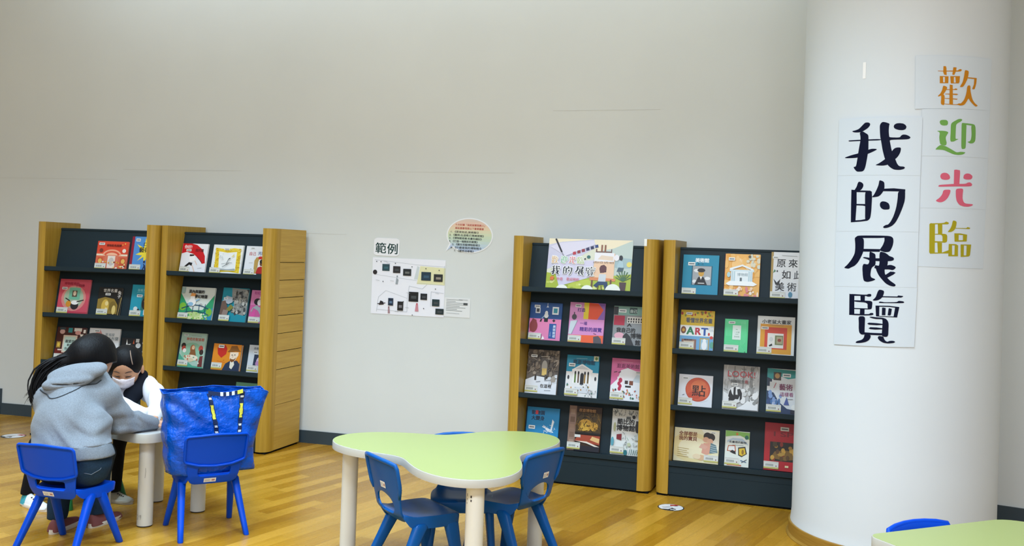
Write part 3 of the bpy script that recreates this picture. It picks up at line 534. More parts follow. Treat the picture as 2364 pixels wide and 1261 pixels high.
# name, case, row, left, width, height, thickness, base colour, spine colour, call-number sticker (x,y,w,h) or None, barcode label ('L','R','W'), label, art
BOOKS = [
('red fairground book with white archway on its cover, top shelf of leftmost bookcase', 0, 0, .395, .241, .217, .014, '#d9482c', '#b23a25', (6, 86, 18, 8), 'L',
 [R(0, 0, 100, 58, '#d8694a'), R(0, 50, 100, 56, '#ecd9bd'), E(50, 52, 30, 20, '#f0a886', 20, 0, 180), E(50, 52, 25, 15, '#d9583a', 20, 0, 180), E(50, 50, 19, 11, '#f2b795', 20, 0, 180),
  R(28, 10, 72, 52, '#d7765a'), R(38, 8, 62, 50, '#e8dccf'), E(50, 30, 9, 14, '#c9c0b8'), R(6, 14, 22, 44, '#c9552f'), R(78, 14, 96, 44, '#c9552f'), E(14, 68, 6, 7, '#7c3224'), E(88, 68, 6, 7, '#efe3d4'),
  E(14, 32, 6, 8, '#e6b85e'), E(88, 32, 6, 8, '#e6b85e'), *leaf(3, 26, ['#f3dd8e', '#8d3c22', '#f3e6d2', '#e2a13d'], 5, 3, 95, 30, 1.5, 4), T(30, 82, 9, '博物館馬戲團', '#5b1911', .02), E(90, 92, 2, 2, '#efcf54'), E(82, 88, 1.6, 1.6, '#efcf54')]),
('blue book with yellow starburst and dark red spine, top right of leftmost bookcase', 0, 0, .661, .185, .259, .016, '#4f8fcf', '#8c1331', (16, 86, 18, 8), 'L',
 [R(0, 0, 10, 100, '#8c1331'), P('#f3dd3c', (30, 30), (48, 46), (20, 48), (46, 58), (22, 78), (52, 68), (56, 97), (66, 70), (98, 92), (80, 62), (100, 56), (78, 50), (98, 26), (68, 42), (58, 22), (54, 42)),
  T(34, 56, 16, '藝術', '#2f2a14', .03), T(50, 74, 12, '口袋', '#2f2a14', .03), P('#1d2d55', (52, 2), (60, 16), (56, 24), (66, 18), (72, 4), (66, 2), (62, 12), (58, 2)), E(60, 28, 4, 4, '#1d2d55')]),
('pinkish red book with green framed portrait above bird, second shelf of leftmost bookcase', 0, 1, .107, .240, .262, .013, '#cf4f60', '#b8394b', (9, 70, 17, 7), 'L',
 [E(50, 46, 40, 36, '#d98b83'), E(50, 48, 32, 30, '#a8b89c'), R(34, 42, 70, 76, '#6fb497'), R(44, 50, 60, 68, '#5a4a3c'), E(52, 60, 5, 7, '#d9c3a4'), E(36, 30, 9, 9, '#d28f2e'), E(56, 26, 13, 12, '#2b2426'), E(56, 34, 12, 6, '#f2efe8'),
  LN(24, 46, 40, 38, 3, '#2b2426'), LN(62, 36, 84, 42, 3, '#2b2426'), T(14, 84, 9, '博物館裡的', '#a02338', .02), T(52, 79, 9, '小飛俠', '#8f1d32', .02), R(0, 0, 100, 8, '#b93a4d')]),
('small dark book with yellow painted scene and white title, second shelf of leftmost bookcase', 0, 1, .418, .183, .212, .013, '#1b1813', '#14110e', (30, 72, 22, 8), 'L',
 [P('#93782f', (0, 8), (0, 58), (30, 66), (70, 60), (86, 40), (88, 8)), E(34, 34, 16, 24, '#d3ae48'), E(40, 44, 7, 8, '#ead28a'), E(66, 34, 14, 18, '#7c6526'), E(72, 22, 8, 16, '#e2c675'), P('#e8d49a', (28, 4), (36, 30), (46, 28), (44, 4)),
  LN(92, 4, 99, 66, 2.2, '#b89b58'), LN(86, 4, 94, 64, 1.4, '#6c5628'), T(20, 84, 13, '世界名畫', '#e8e6df', .01), TV(82, 78, 13, '兔子', '#eeece4', .02)]),
('teal book with black cat on its cover, right end of leftmost bookcase second shelf', 0, 1, .675, .178, .240, .013, '#1f97ac', '#177787', (24, 62, 24, 8), 'L',
 [T(24, 80, 9, '我看見了', '#8fd6dc', .01), LN(22, 76, 84, 76, .8, '#8fd6dc'), R(46, 22, 90, 66, '#2a6f6a'), E(66, 44, 18, 20, '#211a1a'), P('#211a1a', (54, 58), (56, 72), (64, 62), (72, 72), (78, 58)), E(60, 50, 3, 3, '#b9793c'), E(72, 50, 3, 3, '#b9793c'), E(24, 26, 9, 7, '#d8dcd8'), E(36, 22, 5, 5, '#2b2f33'), R(60, 8, 78, 24, '#e9e7de')]),
('brown book covered in little framed posters, third shelf of leftmost bookcase', 0, 2, .100, .228, .247, .014, '#47211c', '#321613', None, 'W',
 [R(0, 8, 100, 34, '#6d2420'), E(18, 86, 9, 7, '#caa39a'), R(8, 92, 28, 99, '#39484c'), R(38, 84, 52, 98, '#2f8b8d'), R(58, 88, 84, 98, '#ded7cb'), E(72, 84, 10, 6, '#d69a90'), R(90, 84, 98, 94, '#efe9de'), P('#efe9de', (78, 68), (92, 68), (87, 74), (92, 80), (78, 80), (83, 74)),
  R(24, 24, 72, 76, '#d9c6b2'), R(29, 29, 67, 72, '#bcd6cb'), T(33, 54, 10, '親愛的', BK, .03), T(40, 44, 8, '藝術', BK, .02), T(33, 33, 9, '你在哪?', BK, .02), R(76, 46, 96, 66, '#e9eae6'), E(86, 56, 6, 6, '#c3c6c4'), R(4, 38, 18, 56, '#a98a3e'), E(11, 47, 4, 6, '#e0bc4a'),
  P('#a3352f', (52, 10), (60, 22), (66, 12), (74, 24), (80, 10)), R(10, 30, 26, 34, '#e4cdbd')]),
('white book with big blue bird shape, third shelf of leftmost bookcase behind heads', 0, 2, .353, .240, .250, .014, '#d8dbdc', '#c0c4c6', (16, 88, 18, 7), 'L',
 [E(34, 44, 28, 26, '#36566d'), P('#36566d', (20, 50), (26, 84), (46, 78), (48, 54)), E(42, 36, 14, 16, '#7d8da6'), E(28, 48, 9, 12, '#2a4458'), E(52, 22, 10, 12, '#b6a6b4'), P('#c98b87', (20, 86), (34, 96), (44, 80), (30, 78)), T(52, 78, 10, '慕福屋', '#7d8d92'), T(60, 66, 12, '林布蘭', '#64777c'), LN(70, 20, 84, 52, 1.6, '#22262b'), E(83, 52, 2, 5, '#22262b'), *hatch(5, 12, ['#8d8d96', '#b2b5ba'], 50, 4, 80, 24, 6, 1)]),
('dark book with small white drawings, third shelf of leftmost bookcase above child', 0, 2, .613, .216, .188, .013, '#191c20', '#101214', None, 'L',
 [P('#ecefed', (2, 40), (16, 70), (18, 96), (22, 76), (34, 78), (24, 66), (14, 44)), R(50, 84, 62, 98, '#d2d5d4'), E(60, 72, 9, 10, '#c9cdcc'), R(74, 80, 96, 85, '#cfd2d0'), P('#c9623c', (40, 78), (43, 96), (46, 78)), E(84, 50, 8, 6, '#7c8386'), R(70, 22, 92, 36, '#6a6f72'), LN(20, 8, 30, 44, 2, '#d2d5d4')]),
('white book with big red umbrella and leaping figure, top shelf of second bookcase from left', 1, 0, .092, .216, .221, .013, '#e6e7ea', '#cfd2d4', (17, 74, 20, 7), 'L',
 [P('#c9161f', (0, 100), (0, 66), (20, 72), (46, 66), (70, 50), (84, 34), (96, 36), (92, 60), (78, 82), (56, 96), (36, 100)), T(8, 84, 13, '你好!', '#f1dede', .03), T(52, 74, 11, '我的畫', '#4a1016', .02), E(46, 60, 5, 6, '#e2b79c'), R(33, 58, 50, 64, '#2c2427'), P('#f3f1ee', (30, 56), (52, 60), (58, 44), (38, 38)),
  P('#17181c', (18, 24), (34, 38), (48, 36), (46, 26), (36, 30), (26, 22)), LN(48, 28, 60, 6, 3, '#e6bfa6'), LN(56, 44, 66, 30, 2.4, '#e6bfa6'), LN(62, 56, 84, 38, 1.6, '#3a2a2c'), LN(70, 18, 86, 20, .8, '#8c8f92'), R(0, 18, 6, 21, '#4a4c50')]),
('white book with yellow scribbled frame, top shelf of second bookcase from left', 1, 0, .355, .246, .220, .013, '#e4e8e6', '#d2d6d4', (40, 82, 18, 6), 'L',
 [P('#e6c92f', (12, 8), (8, 90), (40, 86), (70, 90), (92, 88), (96, 8), (60, 12)), P('#e9ecea', (26, 16), (20, 78), (50, 74), (80, 78), (82, 16)), *hatch(9, 40, ['#caa31c', '#f0dd68', '#b88f1a'], 10, 8, 22, 88, 4, 1.2), *hatch(10, 30, ['#caa31c', '#f0dd68', '#b88f1a'], 84, 8, 95, 88, 4, 1.2), *hatch(11, 20, ['#f3e27a', '#c09a1c'], 14, 80, 92, 88, 4, 1.2),
  LN(40, 26, 62, 40, 1.4, '#4c5454'), LN(52, 34, 58, 52, 1.6, '#4c5454'), LN(58, 52, 64, 56, 3, '#2b3030'), LN(36, 36, 58, 40, 1, '#6a7272'), LN(60, 42, 72, 40, 1, '#6a7272'), P('#e2d274', (66, 60), (74, 62), (76, 72), (72, 66)), P('#c3cbc9', (26, 16), (34, 22), (60, 18), (82, 24), (82, 16)), LN(36, 18, 84, 19, 1, '#3a4040'), R(0, 22, 7, 24, '#384040'), *leaf(4, 8, ['#b9c4c2'], 28, 50, 66, 70, 1, 2)]),
('white book with child in red under curtain, top right of second bookcase from left', 1, 0, .627, .190, .218, .013, '#dfe2e4', '#c9ccce', (18, 90, 18, 6), 'L',
 [T(16, 70, 13, '自己', '#b84a50', .02), T(52, 72, 13, '光臨', '#2d4a86', .02), P('#b8964e', (42, 10), (40, 52), (48, 64), (90, 62), (98, 10), (86, 10), (84, 44), (58, 46), (54, 10)), E(72, 44, 15, 18, '#efe9e0'), E(72, 44, 8, 9, '#6a4632'), E(72, 50, 9, 7, '#221b1a'), P('#b5231f', (52, 10), (58, 30), (70, 34), (86, 30), (92, 10)), E(66, 62, 11, 5, '#c52a24'), E(80, 64, 8, 4, '#c52a24'), R(56, 2, 92, 10, '#2a2528'), E(30, 22, 4, 4, '#9aa0a2'), LN(18, 44, 34, 45, 1, '#a3a8aa')]),
('green book with cat on an arched garden bridge, second shelf of second bookcase from left', 1, 1, .096, .282, .241, .013, '#d6ddd3', '#2f8f63', (60, 48, 9, 4), 'L',
 [P('#2f9a68', (0, 0), (0, 80), (14, 60), (24, 44), (40, 30), (70, 32), (88, 60), (100, 78), (100, 0)), P('#2d8fb0', (70, 0), (78, 26), (90, 34), (100, 40), (100, 0)), E(10, 40, 10, 12, '#7fb83c'), E(90, 26, 9, 12, '#7fb83c'), E(48, 10, 28, 9, '#d9e2a6'), E(44, 18, 22, 8, '#bcd28a'), *leaf(6, 22, ['#e7eecb', '#5bb06a', '#9cc75a'], 20, 2, 90, 24, 1.5, 4),
  *[LN(8 + k * 8, 30 + 16 * math.sin((8 + k * 8) / 100 * 3.14), 16 + k * 8, 30 + 16 * math.sin((16 + k * 8) / 100 * 3.14), 2.6, '#1f4f6e') for k in range(10)], *[LN(10 + k * 9, 14 + 14 * math.sin((10 + k * 9) / 100 * 3.14), 19 + k * 9, 14 + 14 * math.sin((19 + k * 9) / 100 * 3.14), 1.8, '#1f4f6e') for k in range(9)], *[LN(x, 22, x, 50, 1.6, '#1f4f6e') for x in (24, 42, 60, 78)],
  E(38, 54, 11, 12, '#f2f0ea'), E(38, 68, 7, 8, '#f2f0ea'), P('#e7a05a', (30, 72), (33, 82), (46, 80), (46, 72)), LN(48, 58, 58, 64, 4, '#9dc3dc'), E(34, 48, 8, 6, '#8ebad6'), T(24, 82, 11, '莫內與貓的', BK, .035), T(44, 68, 11, '夢幻睡蓮', BK, .035), R(2, 80, 12, 98, '#9db8b0')]),
('teal book with grey stone crowd on its cover, second shelf of second bookcase from left', 1, 1, .444, .211, .249, .013, '#1a8a9b', '#12707e', (10, 66, 16, 5), 'L',
 [P('#8d8e88', (38, 72), (34, 100), (100, 97), (100, 30), (90, 22), (60, 26), (50, 44), (48, 62)), *leaf(12, 46, ['#5d5f5c', '#b7b6ad', '#3f4244', '#a39f92', '#777a76'], 46, 28, 98, 94, 3, 7), *hatch(13, 40, ['#33373a', '#d0cec4'], 46, 28, 98, 94, 5, .9), P('#a9b3bb', (6, 60), (20, 76), (44, 72), (46, 58), (30, 52)), P('#6a5347', (0, 16), (4, 60), (18, 62), (30, 40), (24, 20)), P('#7e7d38', (24, 36), (40, 52), (52, 44), (38, 32)), P('#8d7a70', (8, 16), (30, 18), (34, 34), (14, 36)), T(54, 82, 9, '石頭', BK, .03)]),
('pink book with grey dancing figure, right end of second bookcase from left, second shelf', 1, 1, .680, .172, .241, .013, '#c65a92', '#b04a80', (40, 76, 22, 5), 'L',
 [R(0, 56, 100, 100, '#cf7aa6'), T(14, 88, 10, '粉紅女', '#a23a78', .02), P('#d64f9a', (6, 24), (30, 44), (26, 20)), E(32, 66, 16, 10, '#221e24'), E(42, 64, 10, 9, '#ddd0cc'), P('#9aa6a6', (14, 48), (30, 56), (60, 44), (74, 20), (56, 6), (40, 8), (54, 26), (40, 40)), LN(16, 48, 8, 36, 4, '#9aa6a6'), R(24, 18, 38, 22, '#2d3038'), P('#c3cdcb', (36, 8), (46, 4), (60, 14), (52, 20))]),
('pale green book with storyteller and red lettering, third shelf of second bookcase from left', 1, 2, .108, .211, .250, .013, '#a9c6b6', '#7fae9a', (12, 90, 16, 5), 'L',
 [E(50, 44, 42, 28, '#8ebfa2'), P('#4fa78b', (0, 8), (0, 40), (20, 24), (60, 6), (100, 4), (100, 0), (0, 0)), T(22, 78, 10, '神奇的聖誕樹', '#b2543e', .025), LN(40, 92, 80, 91, 1, '#7b8f84'), E(14, 62, 9, 8, '#2e2b2b'), E(16, 54, 8, 8, '#b1463a'), E(20, 48, 7, 6, '#e7e1d6'), E(84, 56, 9, 9, '#c74f42'), E(88, 46, 8, 8, '#3a2a26'), P('#713130', (80, 4), (84, 34), (96, 36), (98, 4)), E(52, 54, 10, 12, '#a9673c'), E(54, 58, 6, 6, '#e9c7a4'), P('#8a5a34', (40, 34), (46, 52), (62, 52), (70, 32)), E(50, 28, 28, 9, '#eadfc6'), E(44, 22, 18, 6, '#d9cba8'), *leaf(15, 12, ['#efe4cc', '#c76a4e', '#6aa384'], 24, 14, 84, 34, 2, 3.5)]),
('orange book with bearded man in brown hat, third shelf of second bookcase from left', 1, 2, .397, .228, .186, .022, '#e08a1e', '#c9741a', (18, 84, 20, 12), 'L',
 [P('#c5281f', (14, 84), (26, 96), (42, 96), (50, 82), (48, 62), (32, 46), (18, 60)), LN(44, 40, 40, 36, 1, '#7c4312'), LN(18, 34, 48, 30, 1.2, '#c9371f'), P('#26344e', (40, 0), (50, 26), (66, 38), (90, 40), (100, 28), (100, 0)), P('#e8e0cc', (66, 12), (66, 36), (78, 38), (82, 24), (74, 6)), P('#edd8bd', (62, 70), (62, 46), (70, 34), (82, 38), (92, 60), (92, 72)), P('#7d4a1e', (64, 48), (66, 36), (72, 32), (80, 38), (86, 52), (78, 44), (70, 44)), P('#8c5a22', (52, 70), (60, 80), (64, 94), (84, 96), (92, 82), (100, 74), (80, 74), (66, 70)), E(70, 60, 2, 2, BK), E(80, 61, 2, 2, BK), LN(74, 60, 72, 50, 1, '#8c5a3a')]),
('white book with navy window on its cover, third shelf right of second bookcase from left', 1, 2, .682, .172, .194, .013, '#ccd4d8', '#b4bec2', (22, 70, 20, 8), 'L',
 [T(22, 84, 10, '夜晚的貓', '#5b666c', .02), P('#26324a', (26, 26), (28, 66), (94, 66), (96, 26)), E(56, 42, 16, 16, '#cbb6cd'), E(46, 34, 9, 9, '#b98ab4'), P('#dfe4e6', (70, 26), (76, 52), (96, 60), (96, 26)), E(80, 12, 6, 9, '#3c414a')]),
('pale green book beside blue bag, lowest shelf of second bookcase from left', 1, 3, .575, .262, .262, .013, '#5fae97', '#4f9a84', (60, 84, 14, 6), 'L',
 [R(0, 70, 100, 100, '#7cc0a6'), E(50, 44, 30, 22, '#a9d4bf'), T(20, 80, 11, '森林裡的畫展', '#2d5f52', .02), E(80, 30, 12, 16, '#3f8a73'), R(0, 0, 100, 8, '#c3ddd0')]),
('blue and pink book with dark figure between two frames, second shelf below poster board', 2, 1, .093, .213, .251, .013, '#1b4c8c', '#163f75', (13, 86, 18, 7), 'L',
 [R(0, 0, 100, 58, '#e182ae'), R(17, 72, 32, 86, '#d8dcde'), R(20, 75, 29, 84, '#3a3c44'), R(70, 70, 90, 90, '#e3e7e8'), R(74, 74, 86, 86, '#2f8fa2'), LN(54, 88, 54, 99, 1.2, '#dfe3e6'), P('#dfe3e6', (50, 88), (58, 88), (55, 92)), E(52, 72, 5, 7, '#e2e4e2'), R(46, 50, 58, 66, '#1c1e24'), E(52, 66, 7, 6, '#e2e4e2'), P('#1c1e24', (32, 50), (36, 58), (40, 58), (38, 50)), LN(38, 58, 46, 66, 2, '#a9bcd2'),
  E(14, 38, 13, 16, '#8a3a3c'), P('#8a3a3c', (2, 42), (10, 58), (22, 54), (26, 38), (20, 26), (4, 24)), P('#1c1e24', (72, 54), (77, 58), (82, 54), (77, 50)), R(64, 8, 86, 46, '#1d5296'), TV(76, 36, 8, '美術館裡', '#d8e2ec', .02), TV(67, 22, 4, '小象帕', '#a9c0dc'), P('#f0efec', (42, 4), (46, 14), (52, 6)), R(40, 6, 42, 18, '#3c3c48')]),
('pink book with orange and yellow blocks, middle of second shelf below poster board', 2, 1, .359, .229, .264, .013, '#d68fc2', '#c27cae', (15, 88, 17, 7), 'L',
 [R(40, 60, 54, 100, '#e6cf2c'), P('#e5532a', (54, 60), (54, 100), (80, 99), (96, 84), (80, 60)), P('#8a5fae', (80, 60), (96, 84), (80, 100), (100, 100), (100, 60)), T(22, 78, 10, '打造', '#46246f', .035), T(32, 46, 9, '一場', '#4d2a86', .02), T(32, 31, 11, '精彩的展覽', '#4d2a86', .035), E(14, 64, 7, 7, '#4b4650'), R(12, 70, 15, 76, '#4b4650'), P('#c9d3d8', (0, 22), (4, 54), (24, 56), (8, 22)), LN(24, 56, 9, 22, 1.4, '#8f9aa2'), P('#ef6438', (0, 0), (0, 20), (100, 22), (100, 0)), P('#5a5358', (74, 0), (72, 18), (86, 21), (94, 14), (98, 0)), LN(72, 26, 80, 24, 1.4, '#6c2f3a')]),
('grey book with red block and white building, right of second shelf below poster board', 2, 1, .647, .2, .254, .013, '#8b8f90', '#707577', (16, 84, 24, 8), 'L',
 [R(0, 78, 100, 100, '#7fa89c'), R(0, 78, 14, 98, '#28282c'), R(50, 82, 74, 97, '#2b4a44'), T(53, 85, 9, '自己', '#cfe0d8', .03), R(2, 52, 36, 76, '#b22c46'), R(44, 58, 100, 74, '#dad9d2'), *[R(47 + 8 * k, 66, 51 + 8 * k, 71, BK) for k in range(7)], *[R(47 + 8 * k, 60, 51 + 8 * k, 64, BK) for k in range(7)], P(BK, (44, 50), (52, 58), (60, 50), (56, 50), (52, 54), (48, 50)), T(12, 36, 12, '我自己的', '#1d2022', .03), T(58, 22, 14, '博物', '#1d2022', .03), T(74, 6, 13, '館', '#1d2022', .03), E(22, 26, 16, 8, '#e0a9b6'), P('#2f3336', (30, 0), (34, 26), (44, 34), (56, 26), (72, 0))]),
('grey winter street book with lit doorway, left end of third shelf below poster board', 2, 2, .087, .210, .284, .013, '#6d645a', '#57504a', (12, 82, 20, 6), 'L',
 [*leaf(21, 70, ['#8c8172', '#4a443f', '#a39686', '#5d5650', '#7f7264'], 2, 46, 98, 98, 3, 8), *hatch(22, 60, ['#38332f', '#b5a997', '#8f8475'], 2, 46, 98, 98, 6, 1), R(44, 40, 70, 78, '#58524c'), E(57, 62, 9, 14, '#a7a399'), R(50, 42, 65, 58, '#d3b56a'), P('#dcdfe2', (0, 0), (0, 30), (30, 40), (60, 38), (80, 28), (100, 26), (100, 0)), *leaf(23, 10, ['#9b9489', '#c8ccd0'], 76, 24, 99, 42, 4, 8), R(28, 30, 34, 42, '#35302e'), R(60, 32, 66, 44, '#4b4744'), LN(34, 26, 48, 28, 2, '#8c9298'), LN(60, 30, 80, 32, 2, '#8c9298'), T(48, 15, 9, '在這裡', BK, .02), LN(62, 8, 82, 9, 1, '#7e8488'), LN(44, 84, 72, 85, 1.2, '#c9c1b2')]),
('blue book with white columned museum, middle of third shelf below poster board', 2, 2, .350, .211, .265, .013, '#1f8fb0', '#177590', (8, 72, 20, 8), 'L',
 [R(0, 0, 100, 60, '#e3e2de'), P('#eae8e4', (20, 66), (48, 80), (80, 66)), P('#c9c9c8', (28, 67), (48, 76), (72, 67)), R(18, 60, 82, 66, '#efede9'), *[R(22 + 10 * k, 32, 26 + 10 * k, 60, '#f4f2ee') for k in range(6)], *[R(26.5 + 10 * k, 34, 31.5 + 10 * k, 58, c) for k, c in ((0, '#5b7a38'), (1, '#6b5548'), (3, '#9a7a44'), (4, '#6b5a3a'))], *[E(29 + 10 * k, 58, 2.6, 4, BK) for k in (0, 1, 3, 4)], R(45, 30, 56, 52, '#232326'), E(50.5, 52, 5.5, 6, '#232326', 12, 0, 180), E(8, 46, 3, 5, '#2b2f35'), E(92, 46, 3, 5, '#2b2f35'),
  P('#d3d6d8', (30, 24), (70, 24), (84, 10), (20, 10)), *leaf(24, 26, ['#3f7a52', '#2d3138', '#c0853a', '#b9bfc4', '#4a6b8c'], 3, 4, 97, 30, 1, 2.2), *hatch(25, 26, ['#4a4e54', '#8a8f94'], 66, 2, 98, 20, 3, .8), LN(30, 92, 64, 93, 1, '#9fd3e2'), T(20, 80, 11, '逛逛博物館', '#133d56', .03), R(84, 88, 99, 100, '#d8dcc0'), E(92, 94, 4, 4, '#6c8a48')]),
('pink book with white gallery and red sculpture, right end of third shelf below poster board', 2, 2, .645, .203, .264, .013, '#d46a9b', '#bd5a88', (76, 66, 20, 5), 'L',
 [P('#e6e8ea', (0, 0), (0, 34), (20, 50), (30, 72), (50, 78), (100, 66), (100, 0)), P('#c6d4dc', (66, 46), (80, 64), (100, 60), (100, 44)), LN(8, 66, 18, 68, 2, '#4a2a3c'), LN(22, 66, 30, 68, 2, '#4a2a3c'), T(16, 78, 11, '逛逛美術館', '#7c2452', .03), LN(30, 92, 66, 91, 1, '#e9a9c4'), R(20, 24, 40, 56, '#efe6ea'), E(30, 48, 6, 6, '#b3264c'), E(26, 40, 5, 5, '#b3264c'), E(30, 34, 5, 5, '#b3264c'), E(28, 28, 5, 5, '#b3264c'), R(44, 40, 54, 48, '#3c2c2c'), R(58, 38, 70, 48, '#7c4630'), R(46, 32, 64, 36, BK), *leaf(26, 30, ['#2f7a58', '#2b3138', '#c9952f', '#c96a54', '#5b88a8', '#3a5c4c'], 4, 2, 98, 26, 1.2, 3)]),
('bright blue book with white wing, lowest shelf below poster board behind green table', 2, 3, .095, .216, .250, .013, '#1f86bd', '#196fa0', (8, 44, 20, 9), 'L',
 [T(14, 82, 12, '動物園', '#16324f', .04), T(14, 68, 12, '大變身', '#16324f', .04), R(26, 82, 34, 92, '#c7404a'), P('#dfe8ee', (52, 54), (68, 40), (86, 38), (80, 44), (86, 66), (80, 72), (76, 46)), LN(50, 52, 70, 44, 2, '#e9eff2'), *hatch(31, 14, ['#e4ecf0', '#9cc3da'], 56, 36, 90, 60, 6, 1), R(0, 0, 100, 14, '#2f9acb')]),
('dark golden book of lamplit night scene, middle of lowest shelf below poster board', 2, 3, .378, .211, .280, .014, '#3a2718', '#9c806c', None, 'L',
 [R(0, 0, 22, 100, '#8f7465'), *[R(4, 12 + 17 * k, 18, 24 + 17 * k, c) for k, c in enumerate(('#a58a78', '#7d6252', '#9b7f6c', '#6f5646', '#a88e7c'))], R(22, 40, 100, 86, '#4a3a1e'), E(52, 58, 22, 14, '#c79a3a'), P('#e2bb4c', (30, 46), (44, 64), (60, 62), (64, 46)), E(78, 56, 13, 10, '#d8aa44'), *hatch(33, 50, ['#22170e', '#6b5424', '#8a6a2c'], 24, 44, 99, 86, 8, 1.4), T(30, 88, 8, '夜遊博物館', '#c79a6a', .01), R(22, 38, 100, 42, '#191512'), P('#a3452c', (22, 22), (34, 36), (100, 36), (100, 16)), P('#e0b878', (70, 26), (76, 34), (99, 30), (98, 20)), P('#e9ddcb', (24, 22), (60, 22), (100, 12), (98, 9), (60, 18)), R(22, 0, 100, 12, '#23222a'), R(22, 30, 40, 36, '#d6d6d0')]),
('white book of black doodles, right end of lowest shelf below poster board', 2, 3, .659, .196, .284, .013, '#dfe3df', '#c9cdc9', None, 'L',
 [*hatch(41, 40, ['#3f4646', '#7d8684'], 2, 84, 98, 98, 4, 1.2), E(70, 84, 5, 4, BK), R(46, 78, 60, 84, '#59605f'), T(18, 68, 13, '酷比的', BK, .035), T(16, 54, 14, '博物館', BK, .035), E(84, 62, 8, 12, '#2b2a2c'), R(78, 70, 92, 76, '#2b2a2c'), P('#7e1f2a', (18, 34), (18, 44), (34, 46), (34, 32)), E(10, 60, 4, 10, '#b4b98c'), *hatch(42, 44, ['#4a5252', '#6d7674', '#a9b0ac', '#5f8f5c'], 38, 8, 98, 48, 5, .9), E(60, 24, 6, 4, '#bfc8a4'), E(50, 6, 6, 6, '#1f6f76'), *[LN(62 + 6 * k, 2, 64 + 7 * k, 14, 1.6, '#2e6c5e') for k in range(6)], E(6, 28, 5, 10, '#58a0b0'), R(78, 34, 94, 46, '#b6bdb9')]),
('teal book with small grey picture in its middle, top left of rightmost bookcase', 3, 0, .107, .217, .260, .014, '#0f86a6', '#0c6f8a', (14, 74, 20, 8), 'L',
 [T(34, 83, 11, '美術館', '#e6eef0', .05), T(40, 76, 5, '第一天', '#0a5068', .02), R(25, 27, 83, 74, '#0b5b72'), R(28, 28, 80, 73, '#a3a7aa'), E(40, 62, 9, 4, '#e2e4e4'), E(70, 44, 8, 4, '#e2e4e4'), E(34, 36, 6, 4, '#e2e4e4'), P('#1b1c20', (34, 28), (44, 46), (52, 50), (60, 46), (70, 28)), P('#eceae4', (48, 49), (56, 49), (52, 40)), E(52, 56, 8, 8, '#c99a3c'), E(52, 63, 11, 5, '#26262a'), R(44, 31, 62, 33, '#d8d8d4'), P('#e6e4dc', (0, 1), (0, 3), (100, 3), (100, 1))]),
('orange book with pale columned building and red spine, top shelf of rightmost bookcase', 3, 0, .363, .207, .273, .018, '#e9b05a', '#a81f30', (10, 84, 18, 7), 'L',
 [*leaf(51, 40, ['#f0c27c', '#e2a03e', '#f3cf98', '#eab868'], 2, 4, 98, 97, 5, 11), *leaf(52, 12, ['#d9d2b8', '#cfd4c4'], 60, 70, 98, 96, 3, 7), P('#e6ecee', (14, 62), (50, 72), (82, 62), (82, 66), (50, 76), (14, 67)), R(18, 36, 80, 62, '#e2ebee'), R(14, 60, 84, 64, '#cfe0e6'), *[R(x, 38, x + 4, 60, '#b4ccd4') for x in (20, 26, 68, 74)], P('#eef2f2', (4, 32), (16, 38), (80, 38), (94, 32), (84, 28), (12, 28)), R(44, 38, 50, 46, '#5e6a70'), T(36, 50, 8, '博物館', '#90a4ac'), *leaf(53, 24, ['#f3dcc4', '#efc9a6', '#d87f84', '#f4e6d4'], 10, 2, 98, 24, 2, 6), E(12, 52, 5, 6, '#a9cdd2'), E(70, 94, 4, 3, '#5d5640')]),
('white book with large black title lettering, top right of rightmost bookcase beside column', 3, 0, .635, .200, .293, .018, '#dde0e3', '#a88c4c', (4, 86, 16, 5), 'L',
 [R(0, 0, 6, 100, '#a88c4c'), T(16, 70, 19, '原', BK, .015), T(50, 70, 19, '來', BK, .015), T(32, 46, 19, '如', BK, .015), T(66, 46, 19, '此', '#3a3d42', .01), T(14, 21, 19, '美', BK, .02), T(48, 21, 19, '術', '#2f3338', .01), T(84, 24, 16, '館', '#8b9094'), E(18, 60, 2, 2, BK), P(BK, (8, 44), (18, 36), (28, 44), (24, 32), (14, 32)), P('#3f7a50', (6, 56), (10, 64), (14, 60)), E(58, 12, 6, 6, '#4f88a2'), E(30, 16, 3, 4, '#b9bec2'), LN(44, 4, 60, 4, 2, BK), LN(74, 4, 94, 4, 2, BK), LN(30, 93, 74, 92, .8, '#9aa0a4'), E(90, 80, 3, 3, '#5a6066')]),
('yellow and white book with big coloured ART letters, second shelf of rightmost bookcase', 3, 1, .103, .205, .251, .013, '#dcbc2b', '#c0a323', (16, 88, 18, 6), 'L',
 [*leaf(61, 18, ['#b7451f', '#d8842a', '#7d8a2c', '#a8361c'], 2, 86, 98, 99, 2, 4), T(16, 70, 13, '看懂世界名畫', '#5d626e', .03, 78), R(0, 36, 100, 62, '#e9ebe8'), T(20, 40, 26, 'A', '#1c7a4c', .05), T(46, 40, 24, 'R', '#b7243a', .05), T(64, 39, 26, 'T', '#2050a0', .06), E(10, 50, 8, 9, '#7a4a34'), E(10, 50, 4, 4, '#d2a03c'), E(86, 42, 3, 4, '#c0392b'), *hatch(62, 12, ['#b9c4cc'], 84, 50, 98, 62, 4, 1), R(0, 0, 100, 36, '#6ba4cc'), R(6, 0, 50, 28, '#8a6456'), R(12, 4, 44, 24, '#c8b39c'), T(14, 24, 5, '藝術百科', '#33262a', .03), R(60, 2, 88, 32, '#b39a56'), R(63, 4, 85, 29, '#9fc4d6'), E(74, 14, 8, 11, '#eef0ee'), E(74, 26, 5, 4, '#eef0ee'), E(94, 34, 5, 4, '#d0453c'), E(96, 16, 6, 8, '#5aa48e')]),
('small mint green book with maze pattern, second shelf of rightmost bookcase', 3, 1, .373, .138, .209, .013, '#52cf8a', '#3fb573', (16, 86, 28, 7), 'L',
